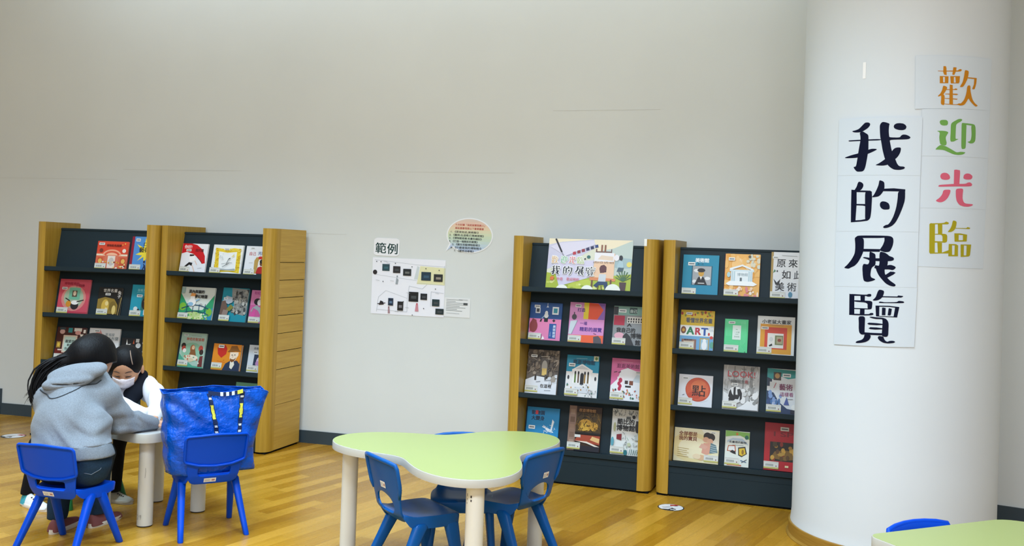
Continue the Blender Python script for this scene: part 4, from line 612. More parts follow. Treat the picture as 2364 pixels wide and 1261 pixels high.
 [*[R(8 + 6 * k, 50, 9.5 + 6 * k, 96 - 3 * k, '#7be0a8') for k in range(4)], *[R(70 + 6 * k, 20 + 4 * k, 71.5 + 6 * k, 92, '#7be0a8') for k in range(4)], *[R(10, 8 + 5 * k, 92 - 8 * k, 9.2 + 5 * k, '#7be0a8') for k in range(5)], *[R(30, 88 + 3 * k, 90, 89.2 + 3 * k, '#7be0a8') for k in range(3)], R(34, 40, 70, 82, '#dbe9df'), LN(48, 70, 56, 70, 2, '#8fae9c'), T(42, 60, 5, '一本書', '#7f9d8c'), LN(46, 56, 60, 56, 1.4, '#8fae9c'), T(42, 47, 5, '美術館', '#7f9d8c'), LN(50, 24, 58, 20, 2, '#1f6f4a'), R(88, 4, 92, 8, '#2d8f62')]),
('white book with nested orange and red squares, second shelf of rightmost bookcase', 3, 1, .567, .215, .238, .014, '#dfe3e0', '#cdd1ce', (10, 66, 20, 7), 'L',
 [R(8, 5, 92, 80, '#dd9c22'), R(20, 17, 80, 72, '#cf4127'), R(28, 20, 71, 57, '#e6e3da'), R(48, 28, 70, 52, '#6f7a4c'), R(52, 31, 68, 49, '#a9a07c'), E(60, 40, 5, 4, '#8a3c28'), E(38, 42, 5, 6, '#cfd0cc'), P(BK, (32, 26), (40, 31), (42, 26), (34, 23)), T(12, 82, 11, '小老鼠大畫家', '#33302c', .03, 78), LN(34, 78, 70, 77, .8, '#8c8264')]),
('white square book with big orange dot, third shelf of rightmost bookcase', 3, 2, .106, .205, .193, .013, '#d9dce0', '#c4c8cc', (10, 84, 18, 8), 'L',
 [E(57, 54, 37, 38, '#b9462c', 32), E(56, 55, 34, 35, '#cd5a38', 32), E(60, 62, 24, 22, '#d97448', 24), E(48, 36, 20, 12, '#c24c30'), E(80, 50, 9, 22, '#d06540'), T(40, 36, 38, '點', '#2b1512', .01, 40), LN(12, 34, 18, 36, 2, '#5b6066'), LN(66, 14, 88, 22, .6, '#b4b8bc')]),
('grey book with red LOOK lettering, third shelf of rightmost bookcase', 3, 2, .374, .213, .269, .013, '#b5b6b4', '#9c9e9c', (24, 54, 18, 6), 'L',
 [*hatch(71, 46, ['#8d8f8c', '#d6d7d4', '#9fa19e'], 2, 40, 98, 98, 8, 2), *[LN(x, 20, x + 3, 98, 1.6, '#6d6f6c') for x in (28, 54, 74, 78)], P('#e6e7e6', (40, 4), (54, 10), (70, 22), (98, 16), (98, 2), (40, 2)), P('#d9dbda', (2, 18), (2, 40), (20, 32), (16, 16)), *leaf(72, 16, ['#e3e4e2', '#8f918e', '#c9cbc8'], 56, 14, 98, 52, 4, 8), T(12, 74, 19, 'LOOK!', '#bb3b42', -.01, 76), T(20, 61, 8, '我看見生命', '#5a5d5c', .02), T(60, 61, 8, '花', '#c0555a', .02), E(36, 34, 21, 19, '#d9dad8', 24), P(BK, (18, 40), (22, 46), (26, 36), (30, 32), (30, 50), (36, 52), (36, 34), (42, 34), (40, 46), (48, 48), (54, 38), (54, 26), (48, 20), (48, 32), (44, 24), (20, 24), (16, 30)), E(26, 24, 9, 4, BK)]),
('white and teal book with purple title lettering, third shelf beside round column', 3, 2, .632, .200, .266, .013, '#d9dee0', '#1f6f78', (44, 82, 24, 8), 'L',
 [P('#1f3a5e', (0, 0), (0, 50), (20, 46), (36, 26), (60, 12), (100, 8), (100, 0)), P('#2f9a98', (0, 76), (0, 100), (100, 97), (100, 84), (60, 78), (36, 84), (24, 76)), P('#22344a', (0, 60), (0, 80), (14, 76), (14, 60)), R(18, 74, 40, 92, '#3f3428'), E(29, 84, 7, 6, '#b58e52'), R(8, 52, 28, 70, '#ced3d2'), LN(20, 56, 26, 68, 2, '#a83c4c'), *leaf(81, 16, ['#3f6fa4', '#7e9ccc', '#2b4a7a', '#a8b8d8'], 4, 14, 40, 46, 3, 7), P('#465a9a', (50, 20), (58, 38), (66, 20)), T(36, 54, 15, '藝術', '#7d2f56', .02), T(38, 40, 10, '這樣看', '#9a4a78', .01), LN(60, 33, 76, 34, 1.2, '#8b8f94'), E(80, 16, 8, 6, '#eceee9'), R(84, 22, 98, 32, '#8f8a3c'), R(70, 2, 98, 10, '#1d2433')]),
('wide cream book with two children hugging, lowest shelf of rightmost bookcase', 3, 3, .089, .271, .202, .013, '#e3dcb4', '#cfc79c', (82, 90, 10, 4), 'R',
 [E(40, 44, 48, 44, '#e4d49a', 28), E(44, 42, 34, 32, '#ebe2bc', 28), P('#e9e6d2', (60, 100), (100, 96), (100, 40), (80, 60)), T(10, 78, 14, '全部都是', '#7a3a1c', .04), T(10, 64, 14, '我的寶貝', '#7a3a1c', .04), E(74, 80, 9, 12, '#2b2220'), E(82, 78, 9, 12, '#2e2522'), E(71, 70, 7, 8, '#dba98a'), E(80, 66, 7, 8, '#e0b092'), P('#d99f88', (62, 30), (66, 60), (80, 60), (84, 34), (74, 24)), P('#5d7f88', (80, 30), (82, 62), (94, 56), (98, 34)), *[LN(82, 36 + 6 * k, 96, 34 + 6 * k, 1.4, '#c6d2d0') for k in range(4)], P('#d9a894', (56, 46), (62, 58), (76, 50), (70, 40)), E(62, 16, 12, 8, '#dcb58c'), E(52, 18, 9, 8, '#e9d4ae'), *[LN(8, 40 - 6 * k, 34 - 4 * (k % 2), 38 - 6 * k, 1.2, '#b49c5a') for k in range(5)]]),
('small white book with green top and little framed pictures, lowest shelf of rightmost bookcase', 3, 3, .398, .142, .210, .014, '#dfe5da', '#c9d0c2', None, 'L',
 [P('#7fb352', (0, 82), (0, 100), (100, 98), (100, 78), (60, 88), (30, 86)), E(48, 92, 5, 4, '#c9742c'), E(88, 84, 8, 6, '#1f6a56'), P('#b3c6d2', (8, 72), (30, 80), (70, 80), (94, 66), (94, 62), (70, 72), (30, 74), (8, 66)), T(16, 66, 7, '名畫裡的動物', '#2d3a44', .03, 72), LN(30, 60, 76, 60, 1.4, '#8c9a94'), P('#b2562a', (8, 42), (12, 58), (42, 60), (46, 42)), P('#e4e6e2', (12, 44), (15, 56), (39, 57), (42, 44)), P(BK, (20, 40), (30, 46), (44, 42), (46, 34), (34, 36)), P('#2a251c', (56, 32), (54, 54), (84, 58), (92, 38), (70, 28)), P('#d8b62c', (60, 34), (58, 51), (81, 54), (87, 38), (71, 31)), E(74, 42, 5, 7, '#8f6a1c'), LN(66, 18, 90, 14, 3, '#5d7a92'), LN(70, 12, 92, 22, 2, '#3f4a56'), R(10, 2, 70, 6, '#c9785a')]),
('red book with dark still life picture, lowest shelf right beside round column', 3, 3, .628, .204, .280, .013, '#b3121f', '#8f0e19', (44, 84, 24, 8), 'L',
 [T(26, 72, 14, 'I SPY', '#7c1016', .02, 78), R(16, 20, 100, 60, '#20180f'), P('#7a5a22', (18, 26), (30, 40), (60, 44), (100, 40), (100, 28), (60, 22)), *leaf(91, 24, ['#3a2c14', '#a67a2c', '#c99a3c', '#5a3c1a', '#8f2f1c'], 18, 22, 99, 56, 3, 6), P('#b08a3a', (36, 34), (54, 40), (60, 34), (48, 30)), R(24, 50, 36, 60, '#4a3c1e'), R(60, 8, 70, 12, '#e6d4a4')]),
]
M_PAGES = mat('#e4dfd0', 0.8, 0.15)
M_LABEL = mat('#e6e6df', 0.4, 0.4)
def book(d):
    label, ci, row, l, w, h, t, base, spine, call, bar, art = d
    cx, cy, ca = CASES[ci]; c, s = math.cos(ca), math.sin(ca)
    z0 = SH[row] - LIP; dep = 0.1415 + KT * (z0 - SH[row]); tl = math.atan(KT); ct, st = math.cos(tl), math.sin(tl)
    X = Vector((c, s, 0)); D = Vector((-s, c, 0)); Z = Vector((0, 0, 1))
    Y = D * ct - Z * st; U = D * st + Z * ct
    o = Vector((cx, cy, 0)) + X * l + D * dep + Z * (z0 + .0008)
    mw = Matrix(((X.x, Y.x, U.x, o.x), (X.y, Y.y, U.y, o.y), (X.z, Y.z, U.z, o.z), (0, 0, 0, 1)))
    e = tag(empty('picture_book', mw=mw), label, 'book', 'picture books on the display shelves')
    mb = MB(); mb.box((.002, -t + .002, .003), (w - .003, -.002, h - .003), M_PAGES); mb.build('page_block', e)
    mb = MB(); mb.box((0, -.0018, 0), (w, 0, h), mat(base, .42)); mb.box((0, -t, 0), (w, -t + .0018, h), mat(base, .42)); mb.box((-.0012, -t, 0), (.0008, 0, h), mat(spine, .42))
    place = lambda x, y, lift: (x, -t - .0003 - lift, y)
    draw_art(mb, art, w, h, place)
    mb.build('cover', e, smooth='flat')
    top = len(art) * .00012 + .0006
    if call:
        x, y, cw, chh = call; mb = MB(); px, py, pw, ph = x / 100 * w, y / 100 * h, cw / 100 * w, chh / 100 * h
        pl = lambda a, b, lf: (a, -t - top - lf, b)
        draw_art(mb, [R(x, y, x + cw, y + chh, '#e9ebe6'), R(x + cw * .12, y + chh * .32, x + cw * .88, y + chh * .68, '#6d7276')], w, h, pl, first=0); mb.build('call_number_sticker', e, smooth='flat')
    bw, bh = .086, .042
    x0 = 0 if bar in 'LW' else w - bw
    if bar == 'W': bw = min(w * .9, .2)
    mb = MB(); pl = lambda a, b, lf: (x0 + a, -t - top - .0002 - lf, b + LIP * .42)
    items = [R(0, 0, 100, 100, '#dcdcd2'), R(0, 0, 100, 22, '#c3bd6a'), R(4, 84, 96, 90, '#b9bab0'), *[R(14 + 9 * k, 36, 19 + 9 * k, 66, '#7f8580') for k in range(6)], E(84, 40, 4, 8, '#7c2a26', 10)]
    draw_art(mb, items, bw, bh, pl, first=0); mb.build('barcode_label', e, smooth='flat')
    return e
for d in BOOKS: book(d)

# poster board leaning on the top shelf
def poster_board():
    cx, cy, ca = CASES[2]; c, s = math.cos(ca), math.sin(ca)
    l, w, h, t = .197, .554, .340, .006
    z0 = SH[0] - LIP; dep = 0.1415 - KT * LIP; tl = math.atan(KT); ct, st = math.cos(tl), math.sin(tl)
    X = Vector((c, s, 0)); D = Vector((-s, c, 0)); Z = Vector((0, 0, 1)); Y = D * ct - Z * st; U = D * st + Z * ct
    o = Vector((cx, cy, 0)) + X * l + D * dep + Z * (z0 + .0008)
    e = tag(empty('poster_board', mw=Matrix(((X.x, Y.x, U.x, o.x), (X.y, Y.y, U.y, o.y), (X.z, Y.z, U.z, o.z), (0, 0, 0, 1)))), 'wide painted poster board with easel and navy title, on the top shelf of a bookcase', 'poster')
    art = [P('#ece2c4', (0, 86), (0, 100), (100, 100), (100, 88)), P('#c9c8dc', (0, 40), (0, 88), (16, 94), (54, 100), (56, 84), (34, 62)), P('#bccbc4', (56, 70), (56, 100), (100, 100), (100, 30), (56, 30)), P('#ebe0c2', (56, 76), (56, 100), (100, 100), (78, 84)), E(90, 56, 20, 10, '#9fb8bc'), P('#a9b93c', (0, 0), (0, 34), (30, 26), (60, 28), (100, 36), (100, 0)), P('#bcc94a', (20, 0), (34, 20), (56, 24), (50, 0)), *leaf(101, 22, ['#c9d45c', '#e6e08a', '#93a634', '#dce08c'], 2, 2, 99, 30, 1.2, 3), E(97, 54, 3, 5, '#e2d66a'),
      P('#d0cce0', (6, 56), (16, 8), (54, 28), (56, 60)), P('#d9d6e6', (2, 84), (14, 92), (54, 98), (56, 90), (22, 66)), LN(18, 64, 56, 90, 1.2, '#a9a8c0'),
      *[P(cc, (30 + 5.2 * k, 69 + 2.9 * k), (33.8 + 5.2 * k, 70.5 + 2.9 * k), (33 + 5.2 * k, 76 + 2.9 * k), (29.6 + 5.2 * k, 74.5 + 2.9 * k)) for k, cc in enumerate(('#b83444', '#8c3038', '#8f2c3e', '#2a2c58', '#1c2450', '#27407c'))], E(49, 66, 2.2, 3.2, '#2f6a66'), E(45, 62, 1, 1.6, '#262a30'),
      P('#23242c', (7, 99), (9, 100), (17.5, 74), (15.5, 73)), LN(16.5, 74, 19, 66, 1.2, '#8b8c98'),
      R(58, 75.5, 76, 77.5, '#6b4a44'), R(63, 76, 65, 90, '#8a5a44'), R(67, 76, 69, 90, '#8a5a44'), R(75, 74, 76, 82, '#6b4a44'), R(57, 76, 58.5, 82, '#6b4a44'), P('#e7c3a2', (56, 24), (56, 74), (80, 74), (80, 24)), R(56, 58, 79, 75, '#e7e6ea'), P('#e0cdb8', (60, 62), (64, 70), (78, 68), (78, 60)), P('#d98a5a', (52, 22), (52, 28), (82, 26), (82, 21)), R(54, 4, 56, 22, '#6b4a34'), R(76, 4, 78, 24, '#6b4a34'), T(55, 54.5, 4.6, '1月31日-3月10日', '#4a3a34', .02, 24),
      P('#2b2226', (63, 42), (64, 50), (68, 52), (71, 48), (71, 38), (64, 36)), E(67, 44, 4.2, 7.5, '#5a3036'), P('#c9d0d4', (62, 18), (63, 34), (71, 34), (71, 18)), P('#1f3f62', (57, 12), (62, 20), (73, 20), (75, 2), (71, 2), (69, 14), (63, 13), (61, 8)), LN(62, 2, 63, 12, 1, '#5a3a2c'), LN(67, 4, 66, 12, 1, '#5a3a2c'),
      E(87, 66, 2.2, 5, '#1c2028'), P('#a9c4cc', (83, 50), (86, 62), (90, 58), (91, 48), (84, 46)), P('#3f5a68', (83, 40), (85, 48), (91, 47), (90, 40)), E(82, 66, 3, 6, '#e6e4e8'), *[LN(91, 22, 91 + 9 * math.cos(a), 26 + 16 * math.sin(a), 1.2, '#3f6a4c') for a in (.2, .6, 1.0, 1.4, 1.8, 2.2, 2.6, 2.95)], P('#4a3438', (88, 2), (87, 20), (95, 20), (94, 2)),
      E(20, 2, 7, 9, '#eef0e4', 16, 0, 180), E(50, 2, 7, 10, '#eef0e4', 16, 0, 180), E(80, 2, 9, 14, '#eef0e4', 16, 0, 180), P('#eef0e4', (64, 0), (66, 3), (99, 2.4), (99, 0)),
      *[G(ch, x + dx, y + dy, w_, h_, '#f4f4f0') for ch, x, y, w_, h_ in (('歡', 5, 52, 8, 14), ('迎', 16, 52, 8, 14), ('光', 26, 52, 8, 14), ('臨', 36, 52, 8, 14), ('我', 5, 30, 11.5, 17), ('的', 20, 30, 11, 17), ('展', 34, 30, 11, 17), ('覽', 47, 29, 11.5, 18)) for dx, dy in ((-.8, 0), (.8, 0), (0, -1.3), (0, 1.3), (.6, .9), (-.6, .9), (.6, -.9), (-.6, -.9))],
      G('歡', 5, 52, 8, 14, '#e0b47c'), G('迎', 16, 52, 8, 14, '#8cc0a0'), G('光', 26, 52, 8, 14, '#d98a92'), G('臨', 36, 52, 8, 14, '#b4c68c'),
      G('我', 5, 30, 11.5, 17, '#141a30'), G('的', 20, 30, 11, 17, '#141a30'), G('展', 34, 30, 11, 17, '#141a30'), G('覽', 47, 29, 11.5, 18, '#141a30'),
      E(7, 22.5, 2, 3.2, '#cf5a34', 10), P('#d9763a', (5, 19), (9, 19), (10, 25), (7, 27)), T(13, 19.5, 6.2, '外借', '#d86a7a', .01), T(25, 19.5, 6.2, '歡迎預約', '#d86a7a', .01)]
    mb = MB(); mb.box((0, -t, 0), (w, 0, h), mat('#d9dcc8', .4))
    draw_art(mb, art, w, h, lambda x, y, lf: (x, -t - .0003 - lf, y), rough=.3, step=.00006)
    mb.build('board', e, smooth='flat')
poster_board()

# ------------------------------------------------------------------ papers on the wall
W0 = Vector((-1.25, 6.92, 0)); WD = Vector((1.386, -0.375, 0)).normalized()
def wall_paper(name, label, cat, s0, z0, w, h, outline, base, art, rot=0.0, th=.0009):
    x = (W0 + WD * (s0 + w / 2)).x
    p, a = wall_at(x); nrm = Vector((math.sin(a), -math.cos(a), 0)); X = Vector((math.cos(a), math.sin(a), 0))
    X2 = X * math.cos(rot) + Vector((0, 0, 1)) * math.sin(rot); Z2 = X.cross(Vector((0, 0, 1))) * 0 + (-X * math.sin(rot) + Vector((0, 0, 1)) * math.cos(rot))
    o = p + nrm * .0016 + Vector((0, 0, z0)) - X2 * w / 2
    Yd = -nrm
    e = tag(empty(name, mw=Matrix(((X2.x, Yd.x, Z2.x, o.x), (X2.y, Yd.y, Z2.y, o.y), (X2.z, Yd.z, Z2.z, o.z), (0, 0, 0, 1)))), label, cat)
    mb = MB(); pts = [(q[0] / 100 * w, q[1] / 100 * h) for q in outline]
    mb.prism(pts, 0, th, mat(base, .5, .3), lambda x, y, z: (x, -z, y)); mb.build('sheet', e)
    mb = MB(); draw_art(mb, art, w, h, lambda x, y, lf: (x, -th - .0002 - lf, y), rough=.5); mb.build('print', e, smooth='flat')
    return e
HAN = '#123a38'
wall_paper('paper_sign', 'small white rounded paper with two brush characters, above the white floor-plan poster', 'paper sign', .268, 1.386, .196, .127, rrect(0, 0, 100, 100, 16), '#eceff3',
    [T(7, 19, 64, '範', HAN, .016, 41), T(53, 17, 64, '例', HAN, .018, 40)], rot=-.012)
frame_bits = []
for x, y, w_, h_, c in ((14, 77, 10, 12, '#2b4a52'), (29, 74, 10, 12, '#2c2a2d'), (43, 70, 11, 12, '#22282a'), (68, 63, 13, 15, '#203a48'), (85, 62, 12, 13, '#2b2d2c'), (52, 25, 13, 17, '#17191c'), (68, 29, 9, 11, '#1c2228'), (84, 19, 10, 12, '#22363a'), (89, 5, 11, 10, '#1f2e30'), (24, 16, 7, 13, '#1c2c40'), (37, 8, 8, 16, '#1d1d1f')):
    frame_bits += [R(x, y, x + w_, y + h_, c), R(x + w_ * .25, y + h_ * .3, x + w_ * .8, y + h_ * .6, {'#2b4a52': '#3a6670', '#203a48': '#33566a', '#2b2d2c': '#8f897c', '#22282a': '#6b6e6a', '#1d1d1f': '#77757a', '#1c2c40': '#5a7590'}.get(c, '#41474a'))]
wall_paper('floor_plan_poster', 'large white poster of a gallery plan with small dark pictures, taped to the bare wall', 'poster', .262, .968, .553, .403, [(0, 0), (100, 0), (100, 100), (0, 100)], '#eceff6',
    [P('#e2e2b4', (62, 56), (66, 88), (100, 86), (100, 56)), P('#ccd6d8', (58, 64), (62, 88), (65, 86), (63, 64)), *[LN(a, b, c, d, .5, '#b6bdc4') for a, b, c, d in ((3, 96, 60, 90), (3, 70, 62, 62), (60, 90, 99, 88), (62, 58, 99, 56), (10, 30, 20, 42), (20, 42, 50, 30), (50, 30, 50, 6), (10, 30, 8, 4), (50, 30, 52, 52), (52, 52, 70, 48), (70, 48, 76, 56), (82, 18, 82, 44), (82, 44, 99, 42), (8, 8, 50, 6), (99, 58, 99, 90))],
     E(4, 74, 3, 4.2, '#2a2628', 14), P('#98a2a8', (33, 54), (36, 54), (37, 62), (34, 66)), E(35, 68, 1, 1.6, '#8b949a'), P('#c98a94', (61, 8), (66, 8), (65, 20), (62, 20)), E(63.5, 21, 1.2, 1.8, '#c05a64'), P(BK, (11, 16), (18, 17), (17, 22), (13, 24)), LN(9, 18, 20, 20, 1.4, '#3a3238'), P('#a5848a', (24, 2), (27, 2), (26, 12), (24, 12)), E(25, 13, .9, 1.4, '#7c4a50'),
     *frame_bits, *[E(x, y, .8, .9, '#2f3338', 6) for x, y in ((6, 93), (12, 93), (32, 91), (55, 86), (74, 84), (92, 82), (16, 58), (88, 49), (45, 24), (73, 14), (58, 1.5))], *[LN(x, y, x + 5, y - .6, .5, '#9aa0a6') for x, y in ((16, 94), (20, 91), (26, 60), (6, 60), (49, 40), (88, 42), (48, 14), (34, 6))]], rot=-.005)
wall_paper('text_card', 'small white card of fine print, at the lower right corner of the gallery plan poster', 'card', .816, .973, .192, .136, [(0, 0), (100, 0), (100, 100), (0, 100)], '#e2e6e6',
    [*[LN(8, 90 - 8 * k, [70, 44, 80, 74, 60, 82, 50][k % 7], 89 - 8 * k, 2.6, '#8f9696') for k in range(8)], R(74, 64, 90, 76, '#4a5052'), LN(56, 92, 90, 91, 2, '#9aa0a0'), LN(10, 20, 60, 19, 2, '#b0b5b4')], rot=-.01)
bub = [(50 + 47 * math.cos(math.radians(a)), 54 + 46 * math.sin(math.radians(a))) for a in range(-138, 213, 6)] + [(2.0, 8)]
bubi = [(50 + 44.5 * math.cos(math.radians(a)), 54 + 43 * math.sin(math.radians(a))) for a in range(-136, 215, 5)] + [(6, 13)]
def band(y0, y1, c):
    pts = []
    import itertools
    for k in range(13):
        y = y0 + (y1 - y0) * k / 12; q = max(0, 1 - ((y - 54) / 43) ** 2); pts.append((50 + 44.5 * math.sqrt(q), y))
    return ('p', pts + [(100 - x, y) for x, y in reversed(pts)], c)
cols = ['#b9cbe4', '#b9cfe2', '#bfd4dc', '#c4d8d2', '#c6dac6', '#cbdcc0', '#d3dcbc', '#dbd9b8', '#e3d2b2', '#e5c9ae', '#e2c6b4', '#dcc8b8']
bands = [band(11 + 86 * k / 12, 11 + 86 * (k + 1) / 12, c) for k, c in enumerate(cols)]
lines = ['1. 《原來如此,美術館!》', '2. 《藝術,在這裡:打開美術館》', '3. 《博物館奇案:名畫失竊記》', '4. 《打造一場精彩的展覽》', '5. 《誰在恐龍博物館裡?》', '6. 《什麼是我的博物館?》', '7. 《藝術這樣看》']
wall_paper('speech_bubble_sign', 'pastel rainbow speech-bubble sign with a printed list, high on the bare wall', 'sign', .803, 1.404, .362, .268, bub, '#eef2f4',
    [('p', bubi, '#b9cbe4'), *bands, T(20, 79, 6, '十大好讀「我是展覽策劃人」', '#b8443a', .02, 60), T(20, 70, 6, '展區圖書借閱以下書單圖書', '#b8443a', .02, 58), *[T((12, 9, 9, 9, 16, 13, 20)[k], 60 - 8.2 * k, 6.2, s, '#31393a', .015, (56, 70, 66, 58, 56, 62, 40)[k]) for k, s in enumerate(lines)]], rot=-.02)

# ------------------------------------------------------------------ tables
M_GREEN = mat('#9ca865', 0.28, 0.35, name='lime_laminate')
M_WHITE = mat('#b3b2a8', 0.38, 0.4, name='white_laminate')
M_LEG = mat('#d6d8d0', 0.35, 0.45, name='cream_painted_steel', noise=(5, .02))
TZ = 0.48            # top of the two people's table
TZ2 = 0.555          # tops of the lime tables
def trefoil(cx, cy, th0, n=168, k_=0.9174):
    out = []
    for k in range(n):
        t = 2 * math.pi * k / n; c3 = math.cos(3 * (t - th0))
        r = (0.492 + 0.152 * c3 - 0.012 * (1 - c3 * c3)) * k_
        out.append((r * math.cos(t), r * math.sin(t)))
    return out
def table(name, label, loc, outline, top_m, rim_m, legs, lr=0.0385, marks=None, TZ=TZ, TH=.045):
    e = tag(empty(name, loc), label, 'table')
    def inset(d):
        n = len(outline); out = []
        for i in range(n):
            a, b = outline[i - 1], outline[(i + 1) % n]; tx, ty = b[0] - a[0], b[1] - a[1]; l = math.hypot(tx, ty) or 1
            out.append((outline[i][0] - ty / l * d, outline[i][1] + tx / l * d))
        return out
    mb = MB(); prof = [(0.0, TZ - TH), (0.0, TZ - .004), (0.0015, TZ - .001), (0.004, TZ)]
    rs = [[(x, y, z) for x, y in inset(d)] for d, z in [(0.05, TZ - TH)] + prof]
    mb.rings(rs, rim_m, cap1=False); mb.build('edge_band', e, smooth=True, angle=40)
    mb = MB(); o2 = inset(.0035)
    mb.add([(x, y, TZ + .0004) for x, y in o2], [tuple(range(len(o2)))], top_m)
    mb.rings([[(x, y, TZ - .004) for x, y in o2], [(x, y, TZ + .0004) for x, y in o2]], top_m, cap0=False, cap1=False)
    mb.build('tabletop', e)
    for x, y in legs:
        mb = MB(); n = 28
        mb.rings([[(x + r * math.cos(2 * math.pi * k / n), y + r * math.sin(2 * math.pi * k / n), z) for k in range(n)] for z, r in ((.006, lr), (TZ - TH, lr))], M_LEG)
        lg = mb.build('leg', e, smooth=True, angle=40)
        mb = MB(); mb.rings([[(x + r * math.cos(2 * math.pi * k / n), y + r * math.sin(2 * math.pi * k / n), z) for k in range(n)] for z, r in ((0, lr - .002), (.007, lr - .002))], mat('#1c1c1d', .6)); mb.build('foot_pad', lg, smooth=True, angle=40)
    if marks: marks(e)
    return e
th0 = math.radians(-77.5); LR_ = .517
def leg_marks(e):
    # small printed mark near the top of the front leg, wrapped on the tube
    lx, ly = LR_ * math.cos(th0), LR_ * math.sin(th0); r = .0370; mb = MB()
    def pt(a, z): return (lx + r * math.sin(a), ly - r * math.cos(a), z)
    for a, z, w, h in ((-.42, .478, .16, .010), (-.42, .463, .14, .009), (-.95, .483, .08, .012), (-.95, .467, .06, .008), (-1.0, .451, .08, .006)):
        mb.add([pt(a - w / 2, z - h / 2), pt(a, z - h / 2), pt(a + w / 2, z - h / 2), pt(a + w / 2, z + h / 2), pt(a, z + h / 2), pt(a - w / 2, z + h / 2)], [(0, 1, 4, 5), (1, 2, 3, 4)], mat('#26262a', .6))
    mb.build('printed_mark', e)
table('lobed_table', 'lime green three-lobed table with cream tube legs, in the middle of the floor', (-.223, 4.281, 0), trefoil(0, 0, th0), M_GREEN, M_WHITE,
      [(LR_ * math.cos(th0 + k * 2 * math.pi / 3), LR_ * math.sin(th0 + k * 2 * math.pi / 3)) for k in range(3)], .0367, leg_marks, TZ2, .033)
# square table at the lower right, only its far corner is in the picture
def rot2(pts, a): return [(x * math.cos(a) - y * math.sin(a), x * math.sin(a) + y * math.cos(a)) for x, y in pts]
def corner_poly(cs, n=8):
    out = []; m = len(cs)
    for i, (x, y, r) in enumerate(cs):
        p = Vector((x, y)); a = (Vector(cs[i - 1][:2]) - p).normalized(); b = (Vector(cs[(i + 1) % m][:2]) - p).normalized()
        ang = a.angle(b); d = r / math.tan(ang / 2); s_, e_ = p + a * d, p + b * d; c = p + (a + b).normalized() * (r / math.sin(ang / 2))
        a0 = math.atan2(s_.y - c.y, s_.x - c.x); a1 = math.atan2(e_.y - c.y, e_.x - c.x)
        if a1 < a0: a1 += 2 * math.pi
        if a1 - a0 > math.pi: a0 += 2 * math.pi
        out += [(c.x + r * math.cos(a0 + (a1 - a0) * k / n), c.y + r * math.sin(a0 + (a1 - a0) * k / n)) for k in range(n + 1)]
    return out
sq = corner_poly([(-.35, -.33, .05), (.35, -.33, .12), (.35, .33, .12), (-.35, .33, .045)])
ra = math.radians(24)
tc_ = Vector((1.193, 3.137)) - Vector(rot2([(-.35, .33)], ra)[0])
table('square_table', 'lime green table with a rounded corner at the lower right edge of the photo', (tc_.x, tc_.y, 0), rot2(sq, ra), M_GREEN, M_WHITE, rot2([(-.26, -.24), (.26, -.24), (.26, .24), (-.26, .24)], ra), .0367, None, TZ2, .033)
# small white table of the two people
sq2 = corner_poly([(-.27, -.27, .09), (.27, -.27, .09), (.27, .27, .09), (-.27, .27, .09)])
ra2 = math.radians(-31)
def scribble(e):
    lx, ly = -1.815 + 1.864, 4.813 - 5.054; r = .0388; mb = MB()
    def pt(a, z): return (lx + r * math.sin(a), ly - r * math.cos(a), z)
    def stroke(ps):
        for (a0, z0), (a1, z1) in zip(ps, ps[1:]):
            mb.tube([pt(a0, z0), pt(a1, z1)], .0006, mat('#55565a', .6), n=5)
    stroke([(-.35, .062), (-.22, .068), (-.14, .060), (-.3, .044), (-.1, .046)]); stroke([(.18, .06), (.04, .066), (.0, .056), (.16, .056), (.18, .066), (.12, .042)]); stroke([(.5, .25), (.56, .28), (.52, .30)])
    mb.build('pencil_scribble', e)
table('small_table', 'white-topped table with fat cream legs where the two people sit', (-1.864, 5.054, 0), rot2(sq2, ra2), mat('#c4c5c2', .3, .4), M_WHITE, rot2([(-.168, -.168), (.168, -.168), (.168, .168), (-.168, .168)], ra2), marks=scribble)

# ------------------------------------------------------------------ moulded chairs
M_BLUE = mat('#05529a', 0.38, 0.22, name='blue_moulded_plastic')
M_BLUE2 = mat('#0046c2', 0.36, 0.18, name='bright_blue_moulded_plastic')
M_CGREEN = mat('#16703a', 0.32, 0.5, name='green_moulded_plastic')
def resample(poly, n):
    pts = [Vector(p) for p in poly]; m = len(pts); seg = [(pts[(i + 1) % m] - pts[i]).length for i in range(m)]; tot = sum(seg); out = []; i = 0; acc = 0
    for k in range(n):
        d = tot * k / n
        while acc + seg[i] < d: acc += seg[i]; i += 1
        t = (d - acc) / seg[i] if seg[i] else 0; out.append(pts[i].lerp(pts[(i + 1) % m], t))
    return out
def annulus(mb, outer, hole, mapf, m, n=64, rows=4):
    """a sheet with an opening; both loops counter-clockwise starting near the same angle"""
    O = resample(outer, n); H = resample(hole, n); c = sum(H, Vector((0, 0))) / n
    def start(L): return min(range(n), key=lambda i: abs(math.atan2((L[i] - c).y, (L[i] - c).x)))
    so, sh = start(O), start(H); O = O[so:] + O[:so]; H = H[sh:] + H[:sh]
    mb.rings([[mapf(*(H[i].lerp(O[i], r / rows))) for i in range(n)] for r in range(rows + 1)], m, cap0=False, cap1=False)
def disc(mb, outer, mapf, m, n=56, rows=5):
    O = resample(outer, n); c = sum(O, Vector((0, 0))) / n
    mb.rings([[mapf(*(c.lerp(O[i], (r + .02) / (rows + .02)))) for i in range(n)] for r in range(rows + 1)], m, cap0=True, cap1=False)
def solid(o, t):
    md = o.modifiers.new('thickness', 'SOLIDIFY'); md.thickness = t; md.offset = 0
    md2 = o.modifiers.new('soft_edge', 'BEVEL'); md2.width = t * .35; md2.segments = 2; md2.limit_method = 'ANGLE'; md2.angle_limit = math.radians(60)
    return o
